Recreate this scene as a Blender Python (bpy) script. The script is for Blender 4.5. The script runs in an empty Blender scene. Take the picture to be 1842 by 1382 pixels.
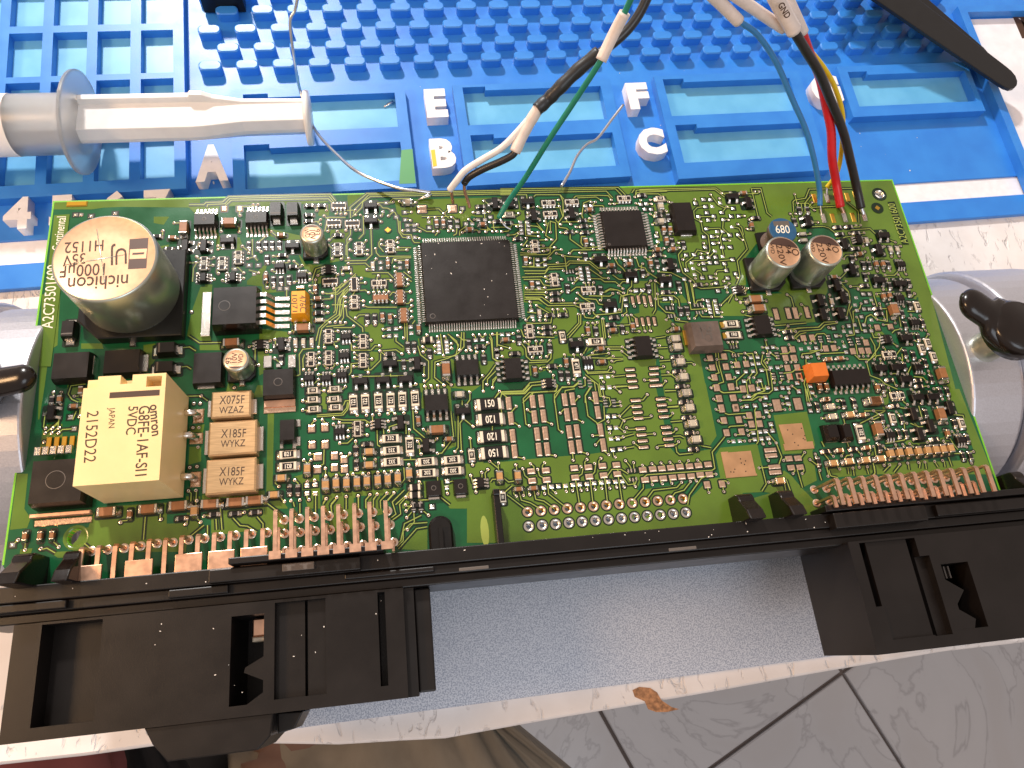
import bpy, math, random
from mathutils import Matrix, Vector
random.seed(7)
sc = bpy.context.scene
sc.unit_settings.scale_length = 0.01          # one unit is one centimetre
COL = sc.collection
# ------------------------------------------------------------------ camera
F = 1320.92; CX, CY = 921.0, 691.0            # focal length in pixels of the 1842 x 1382 photograph
CAMR = Matrix(((0.98247744, 0.10097959, -0.15665631), (-0.1439912, 0.94490746, -0.29396671), (0.11834108, 0.31137279, 0.94289044)))
CAMC = Vector((-1.86380787, -6.85785637, 17.18510928))
MB = Matrix(((0.99886448, -0.04629595, 0.01124447), (0.04687630, 0.99718908, -0.05845121), (-0.00850681, 0.05891194, 0.99822694)))
AB = Vector((8.787810469, -2.365253682, -2.6))
BOARD = MB.transposed().to_4x4() @ Matrix.Translation(-AB)     # board frame (x along its back edge, z up) -> world
BOARDI = BOARD.inverted()
cam = bpy.data.cameras.new('camera'); cam_o = bpy.data.objects.new('camera', cam); COL.objects.link(cam_o)
cam.sensor_width = 36; cam.lens = F / 1842 * 36
cam.clip_start = 0.5; cam.clip_end = 1000
cam_o.matrix_world = Matrix.Translation(CAMC) @ CAMR.to_4x4()
cam.dof.use_dof = True; cam.dof.focus_distance = 15.0; cam.dof.aperture_fstop = 1.4
sc.camera = cam_o
# ------------------------------------------------------------------ light
w = bpy.data.worlds.new('World'); sc.world = w; w.use_nodes = True
w.node_tree.nodes['Background'].inputs[0].default_value = (1.0, 0.83, 0.73, 1)
w.node_tree.nodes['Background'].inputs[1].default_value = 0.45
sc.view_settings.view_transform = 'Standard'; sc.view_settings.look = 'None'
sc.view_settings.exposure = 0.22
def area(name, loc, target, size, power, col, shape='DISK', sy=None):
    l = bpy.data.lights.new(name, 'AREA'); l.shape = shape; l.size = size; l.energy = power; l.color = col
    if sy: l.size_y = sy
    o = bpy.data.objects.new(name, l); COL.objects.link(o); o.location = loc
    o.rotation_euler = (Vector(target) - Vector(loc)).to_track_quat('-Z', 'Y').to_euler()
    return o
area('bench_lamp', (-16, 60, 48), (0, 2, 0), 6, 54000, (1.0, 0.97, 0.93))
area('front_fill_light', (14, -62, 84), (4, -4, 0), 55, 26000, (0.80, 0.90, 1.0))  # unseen cool soft light added in front to brighten the base plate
area('room_lamp', (-46, 2, 40), (-8, -4, 0), 14, 17000, (1.0, 0.60, 0.30))
# ------------------------------------------------------------------ pixel -> place helpers (points of the photograph cast on real planes)
def ray(px, py): return CAMR @ Vector(((px - CX) / F, -(py - CY) / F, -1.0))
def aw(px, py, z=0.0):                          # world point at height z above the mat
    v = ray(px, py); t = (z - CAMC.z) / v.z; return CAMC + v * t
CB = BOARDI @ CAMC; RB = BOARDI.to_3x3()
def ab(px, py, z=0.0):                          # board-frame point at height z above the board
    v = RB @ ray(px, py); t = (z - CB.z) / v.z; return CB + v * t
def abw(px, py, z=0.0): return BOARD @ ab(px, py, z)
# ------------------------------------------------------------------ materials
def s2l(c): return tuple(((x / 255) / 12.92 if x / 255 <= 0.04045 else ((x / 255 + 0.055) / 1.055) ** 2.4) for x in c)
def mat(name, rgb, rough=0.5, metal=0.0, noise=0.0, nscale=8.0, bump=0.0, bscale=60.0, coat=0.0, trans=0.0, sss=0.0, emit=None, spec=0.5, rgb2=None, stretch=None, bdist=.02):
    m = bpy.data.materials.new(name); m.use_nodes = True
    nt = m.node_tree; b = nt.nodes['Principled BSDF']; L = nt.links
    c = s2l(rgb) + (1,)
    b.inputs['Base Color'].default_value = c; b.inputs['Roughness'].default_value = rough; b.inputs['Metallic'].default_value = metal
    b.inputs['Coat Weight'].default_value = coat; b.inputs['Coat Roughness'].default_value = 0.12
    b.inputs['Specular IOR Level'].default_value = spec
    if trans: b.inputs['Transmission Weight'].default_value = trans
    if sss:
        b.inputs['Subsurface Weight'].default_value = sss; b.inputs['Subsurface Radius'].default_value = (.3, .3, .3)
    tc = nt.nodes.new('ShaderNodeTexCoord'); src = tc.outputs['Object']
    if stretch:
        mp = nt.nodes.new('ShaderNodeMapping'); mp.inputs['Scale'].default_value = stretch; L.new(src, mp.inputs[0]); src = mp.outputs[0]
    if noise or rgb2:
        n = nt.nodes.new('ShaderNodeTexNoise'); n.inputs['Scale'].default_value = nscale; n.inputs['Detail'].default_value = 5; L.new(src, n.inputs[0])
        r = nt.nodes.new('ShaderNodeValToRGB'); e = r.color_ramp.elements; e[0].position = .36; e[1].position = .64
        if rgb2: e[0].color = s2l(rgb2) + (1,); e[1].color = c
        else:
            e[0].color = tuple(x * (1 - noise) for x in c[:3]) + (1,); e[1].color = tuple(min(1, x * (1 + noise)) for x in c[:3]) + (1,)
        L.new(n.outputs[0], r.inputs[0]); L.new(r.outputs[0], b.inputs['Base Color'])
        mr = nt.nodes.new('ShaderNodeMapRange'); mr.inputs['To Min'].default_value = max(.03, rough - .1); mr.inputs['To Max'].default_value = min(1, rough + .1)
        L.new(n.outputs[0], mr.inputs[0]); L.new(mr.outputs[0], b.inputs['Roughness'])
    if bump:
        n2 = nt.nodes.new('ShaderNodeTexNoise'); n2.inputs['Scale'].default_value = bscale; n2.inputs['Detail'].default_value = 4; L.new(src, n2.inputs[0])
        bp = nt.nodes.new('ShaderNodeBump'); bp.inputs['Strength'].default_value = bump; bp.inputs['Distance'].default_value = bdist
        L.new(n2.outputs[0], bp.inputs['Height']); L.new(bp.outputs[0], b.inputs['Normal'])
    return m
M = {}
M['mask_dark'] = mat('solder mask on bare board', (20, 84, 48), .2, noise=.16, nscale=1.2, coat=.1, bump=.05, bscale=30)
M['mask_light'] = mat('solder mask over copper', (88, 114, 38), .19, noise=.10, nscale=1.0, coat=.1, bump=.05, bscale=25)
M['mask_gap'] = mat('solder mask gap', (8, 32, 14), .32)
M['trace'] = mat('solder mask over trace', (152, 166, 78), .28, coat=.3)
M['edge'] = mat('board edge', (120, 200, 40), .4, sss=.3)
M['tin'] = mat('tin', (232, 226, 218), .21, 1.0, bump=.25, bscale=50)
M['pad'] = mat('tinned copper pad', (242, 206, 178), .28, 1.0, noise=.06, nscale=20, bump=.15, bscale=20)
M['copper'] = mat('copper pin', (238, 194, 166), .36, 1.0, noise=.08, nscale=8)
M['via'] = mat('tinned via', (236, 216, 196), .28, 1.0)
M['land'] = mat('bare copper land', (224, 176, 132), .42, .9, noise=.07, nscale=3)
M['gold'] = mat('gold pad', (232, 186, 84), .28, 1.0)
M['hole'] = mat('drilled hole', (14, 16, 10), .7)
M['epoxy'] = mat('black moulding compound', (24, 17, 14), .36, noise=.12, nscale=3, bump=.06, bscale=140, spec=.42)
M['epoxy_gloss'] = mat('glossy black moulding', (22, 15, 12), .22, noise=.1, nscale=4, spec=.45, bump=.05, bscale=40)
M['mark'] = mat('grey laser marking', (92, 84, 78), .5)
M['res'] = mat('resistor glaze', (34, 30, 30), .25)
M['ceramic'] = mat('white ceramic', (222, 208, 186), .45)
M['white_ink'] = mat('white ink', (236, 226, 206), .5)
M['cap_brown'] = mat('brown ceramic', (146, 98, 62), .35, noise=.10, nscale=12)
M['cap_tan'] = mat('tan ceramic', (186, 142, 92), .35, noise=.08, nscale=12)
M['cap_grey'] = mat('grey ceramic', (188, 176, 156), .4, noise=.08, nscale=12)
M['tantalum'] = mat('yellow tantalum case', (236, 158, 24), .4, noise=.05, nscale=6)
M['orange'] = mat('orange tantalum case', (206, 108, 36), .45, noise=.05, nscale=6)
M['poly'] = mat('metallised film case', (224, 184, 136), .34, .65, noise=.10, nscale=3, stretch=(1, 14, 1))
M['dark_ink'] = mat('dark ink', (70, 46, 30), .55)
M['alu'] = mat('aluminium can', (190, 194, 182), .34, .9, bump=.03, bscale=12, stretch=(1, 1, .2))
M['alu_top'] = mat('can top', (222, 178, 142), .48, .45, noise=.05, nscale=10)
M['can_band'] = mat('dark can marking', (84, 62, 54), .45)
M['black'] = mat('black plastic', (16, 13, 12), .32, noise=.15, nscale=2, bump=.06, bscale=90, spec=.42)
M['housing'] = mat('connector housing plastic', (19, 14, 12), .38, noise=.14, nscale=1.5, bump=.10, bscale=60, spec=.40)
M['relay'] = mat('cream relay case', (238, 209, 152), .34, sss=.15, noise=.03, nscale=2)
M['coil'] = mat('blue inductor top', (34, 80, 116), .35, noise=.08, nscale=10)
M['ferrite'] = mat('ferrite', (96, 82, 74), .5, noise=.12, nscale=6)
M['flux'] = mat('amber flux', (176, 134, 24), .14, coat=.5)
def MI(*names): return [M[n] for n in names]
# ------------------------------------------------------------------ mesh helper
class MBd:
    def __init__(s): s.v = []; s.f = []; s.m = []; s.sm = []
    def face(s, idx, m=0, smooth=False): s.f.append(idx); s.m.append(m); s.sm.append(smooth)
    def add(s, vs): n = len(s.v); s.v += [tuple(v) for v in vs]; return n
    def box(s, x0, x1, y0, y1, z0, z1, m=0, mt=None, bottom=True):
        n = s.add([(x0,y0,z0),(x1,y0,z0),(x1,y1,z0),(x0,y1,z0),(x0,y0,z1),(x1,y0,z1),(x1,y1,z1),(x0,y1,z1)])
        if bottom: s.face((n+3,n+2,n+1,n), m)
        s.face((n+4,n+5,n+6,n+7), m if mt is None else mt)
        for a, b in ((0,1),(1,2),(2,3),(3,0)): s.face((n+a,n+b,n+b+4,n+a+4), m)
    def cbox(s, x0, x1, y0, y1, z0, z1, c, m=0, mt=None, draft=0.0, cz=None):       # box with chamfered top rim, draft widens the foot
        cz = cz or c; d = draft
        s.loft([[(x0-d,y0-d,z0),(x1+d,y0-d,z0),(x1+d,y1+d,z0),(x0-d,y1+d,z0)], [(x0,y0,z1-cz),(x1,y0,z1-cz),(x1,y1,z1-cz),(x0,y1,z1-cz)],
                [(x0+c,y0+c,z1),(x1-c,y0+c,z1),(x1-c,y1-c,z1),(x0+c,y1-c,z1)]], m, mt)
    def loft(s, rings, m=0, mt=None, cap0=True, cap1=True, smooth=False, closed=True):
        k = len(rings[0]); base = [s.add(r) for r in rings]
        for a, b in zip(base, base[1:]):
            for i in range(k if closed else k - 1):
                j = (i + 1) % k; s.face((a+i, a+j, b+j, b+i), m, smooth)
        if cap0: s.face(tuple(base[0] + i for i in reversed(range(k))), m)
        if cap1: s.face(tuple(base[-1] + i for i in range(k)), m if mt is None else mt)
    def prism(s, poly, z0, z1, m=0, mt=None, c=0.0):
        ar = sum(a[0]*b[1]-b[0]*a[1] for a, b in zip(poly, poly[1:]+poly[:1]))
        if ar < 0: poly = poly[::-1]
        rings = [[(p[0],p[1],z0) for p in poly]]
        if c:
            cx = sum(p[0] for p in poly)/len(poly); cy = sum(p[1] for p in poly)/len(poly)
            rings.append([(p[0],p[1],z1-c) for p in poly]); rings.append([(p[0]-c*math.copysign(min(1,abs(p[0]-cx)*9),p[0]-cx), p[1]-c*math.copysign(min(1,abs(p[1]-cy)*9),p[1]-cy), z1) for p in poly])
        else: rings.append([(p[0],p[1],z1) for p in poly])
        s.loft(rings, m, mt)
    def flat(s, poly, z, m=0):
        ar = sum(a[0]*b[1]-b[0]*a[1] for a, b in zip(poly, poly[1:]+poly[:1]))
        if ar < 0: poly = poly[::-1]
        n = s.add([(p[0],p[1],z) for p in poly]); s.face(tuple(range(n, n+len(poly))), m)
    def lathe(s, prof, cx=0, cy=0, n=32, mats=None, axis='z', org=(0,0,0), cap0=True, cap1=True):    # prof: (radius, height)
        rings = []
        for r, h in prof:
            rg = []
            for i in range(n):
                a = 2*math.pi*i/n; p = (r*math.cos(a), r*math.sin(a), h)
                if axis == 'x': p = (p[2], p[0], p[1])
                rg.append((p[0]+cx+org[0], p[1]+cy+org[1], p[2]+org[2]))
            rings.append(rg)
        base = [s.add(r) for r in rings]
        for q, (a, b) in enumerate(zip(base, base[1:])):
            for i in range(n):
                j = (i+1) % n; s.face((a+i,a+j,b+j,b+i), mats[q] if mats else 0, True)
        if cap0: s.face(tuple(base[0]+i for i in reversed(range(n))), mats[0] if mats else 0)
        if cap1: s.face(tuple(base[-1]+i for i in range(n)), mats[-1] if mats else 0)
    def tube(s, pts, r, n=8, m=0, caps=True):
        pts = [Vector(p) for p in pts]; rr = r if isinstance(r, (list, tuple)) else [r]*len(pts)
        t = (pts[1]-pts[0]).normalized(); up = Vector((0,0,1)) if abs(t.z) < .9 else Vector((1,0,0))
        u = t.cross(up).normalized(); rings = []
        for i, p in enumerate(pts):
            t = (pts[min(i+1,len(pts)-1)]-pts[max(i-1,0)]).normalized()
            u = (u - t*u.dot(t)).normalized(); v = t.cross(u)
            rings.append([p+(u*math.cos(2*math.pi*k/n)+v*math.sin(2*math.pi*k/n))*rr[i] for k in range(n)])
        base = [s.add(g) for g in rings]
        for a, b in zip(base, base[1:]):
            for i in range(n):
                j = (i+1) % n; s.face((a+i,a+j,b+j,b+i), m, True)
        if caps:
            s.face(tuple(base[0]+i for i in reversed(range(n))), m); s.face(tuple(base[-1]+i for i in range(n)), m)
    def ribbon(s, pts, wd, z, m=0):                       # flat strip with mitred corners on the plane z
        P = [Vector((p[0], p[1])) for p in pts]; P = [p for i, p in enumerate(P) if i == 0 or (p-P[i-1]).length > 1e-4]
        if len(P) < 2: return
        l = []
        for i, p in enumerate(P):
            d0 = (p-P[i-1]).normalized() if i else (P[1]-P[0]).normalized()
            d1 = (P[i+1]-p).normalized() if i < len(P)-1 else d0
            t = d0+d1; t = t.normalized() if t.length > .2 else d0
            nrm = Vector((-t.y, t.x)); k = wd/2/max(.5, nrm.dot(Vector((-d0.y, d0.x))))
            l.append((p+nrm*k, p-nrm*k))
        n = s.add([(q.x,q.y,z) for ab_ in l for q in ab_])
        for i in range(len(l)-1): s.face((n+2*i+1,n+2*i+3,n+2*i+2,n+2*i), m)
    def build(s, name, mats):
        me = bpy.data.meshes.new(name); me.from_pydata(s.v, [], s.f)
        for k in mats: me.materials.append(k)
        me.polygons.foreach_set('material_index', s.m); me.polygons.foreach_set('use_smooth', s.sm); me.update(); return me
def obj(name, me, parent=None, loc=None, rz=0.0, label=None, kind=None, mtx=None):
    o = bpy.data.objects.new(name, me); COL.objects.link(o)
    if parent: o.parent = parent
    if loc is not None: o.location = loc
    if rz: o.rotation_euler = (0, 0, rz)
    if mtx: o.matrix_world = mtx
    if label: o['label'] = label
    if kind: o['kind'] = kind
    return o
def thing(name, label, cat, loc=(0,0,0), group=None, mtx=None):
    o = bpy.data.objects.new(name, None); COL.objects.link(o); o.empty_display_size = .5
    if mtx: o.matrix_world = mtx
    else: o.location = loc
    o['label'] = label; o['category'] = cat
    if group: o['group'] = group
    return o
def tag(o, label, cat, group=None):
    o['label'] = label; o['category'] = cat
    if group: o['group'] = group
    return o
TXT = {}
def text_mesh(s, size, m, extrude=0.0, bold=0.0, spacing=1.0):
    key = (s, size, m, extrude, bold, spacing)
    if key not in TXT:
        cu = bpy.data.curves.new('lettering', 'FONT'); cu.body = s; cu.size = size; cu.align_x = 'CENTER'; cu.align_y = 'CENTER'
        cu.extrude = extrude; cu.offset = bold; cu.space_character = spacing; cu.resolution_u = 3
        o = bpy.data.objects.new('lettering', cu); me = bpy.data.meshes.new_from_object(o); bpy.data.objects.remove(o); bpy.data.curves.remove(cu)
        me.materials.clear(); me.materials.append(M[m]); TXT[key] = me
    return TXT[key]
def smooth(pts, n=5):                                # Catmull-Rom through points
    P = [Vector(p) for p in pts]; out = []
    for i in range(len(P)-1):
        p0 = P[max(i-1,0)]; p1 = P[i]; p2 = P[i+1]; p3 = P[min(i+2,len(P)-1)]
        for k in range(n):
            t = k/n; out.append(.5*((2*p1)+(p2-p0)*t+(2*p0-5*p1+4*p2-p3)*t*t+(3*p1-p0-3*p2+p3)*t**3))
    return out+[P[-1]]
def cells(b, x0, x1, y0, y1, z, zb, recs, m=0, mf=None):      # block with rectangular pockets or steps: recs = (xa, xb, ya, yb, height, material)
    xs = sorted(set([x0,x1]+[min(max(r[i],x0),x1) for r in recs for i in (0,1)])); ys = sorted(set([y0,y1]+[min(max(r[i],y0),y1) for r in recs for i in (2,3)]))
    nx, ny = len(xs)-1, len(ys)-1; H = [[(z,m)]*ny for _ in range(nx)]
    for i in range(nx):
        for j in range(ny):
            cx, cy = (xs[i]+xs[i+1])/2, (ys[j]+ys[j+1])/2
            for r in recs:
                if r[0] < cx < r[1] and r[2] < cy < r[3]: H[i][j] = (r[4], r[5])
    def q(a, c, d, e, mm): n = b.add([a,c,d,e]); b.face((n,n+1,n+2,n+3), mm)
    g = lambda i, j: H[i][j][0] if 0 <= i < nx and 0 <= j < ny else zb
    for i in range(nx):
        for j in range(ny):
            h, mm = H[i][j]; xa, xb, ya, yb = xs[i], xs[i+1], ys[j], ys[j+1]
            q((xa,ya,h),(xb,ya,h),(xb,yb,h),(xa,yb,h), mm)
            k = g(i+1,j)
            if k < h: q((xb,ya,k),(xb,yb,k),(xb,yb,h),(xb,ya,h), m)
            k = g(i-1,j)
            if k < h: q((xa,yb,k),(xa,ya,k),(xa,ya,h),(xa,yb,h), m)
            k = g(i,j+1)
            if k < h: q((xb,yb,k),(xa,yb,k),(xa,yb,h),(xb,yb,h), m)
            k = g(i,j-1)
            if k < h: q((xa,ya,k),(xb,ya,k),(xb,ya,h),(xa,ya,h), m)
    q((x0,y1,zb),(x1,y1,zb),(x1,y0,zb),(x0,y0,zb), m)
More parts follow.
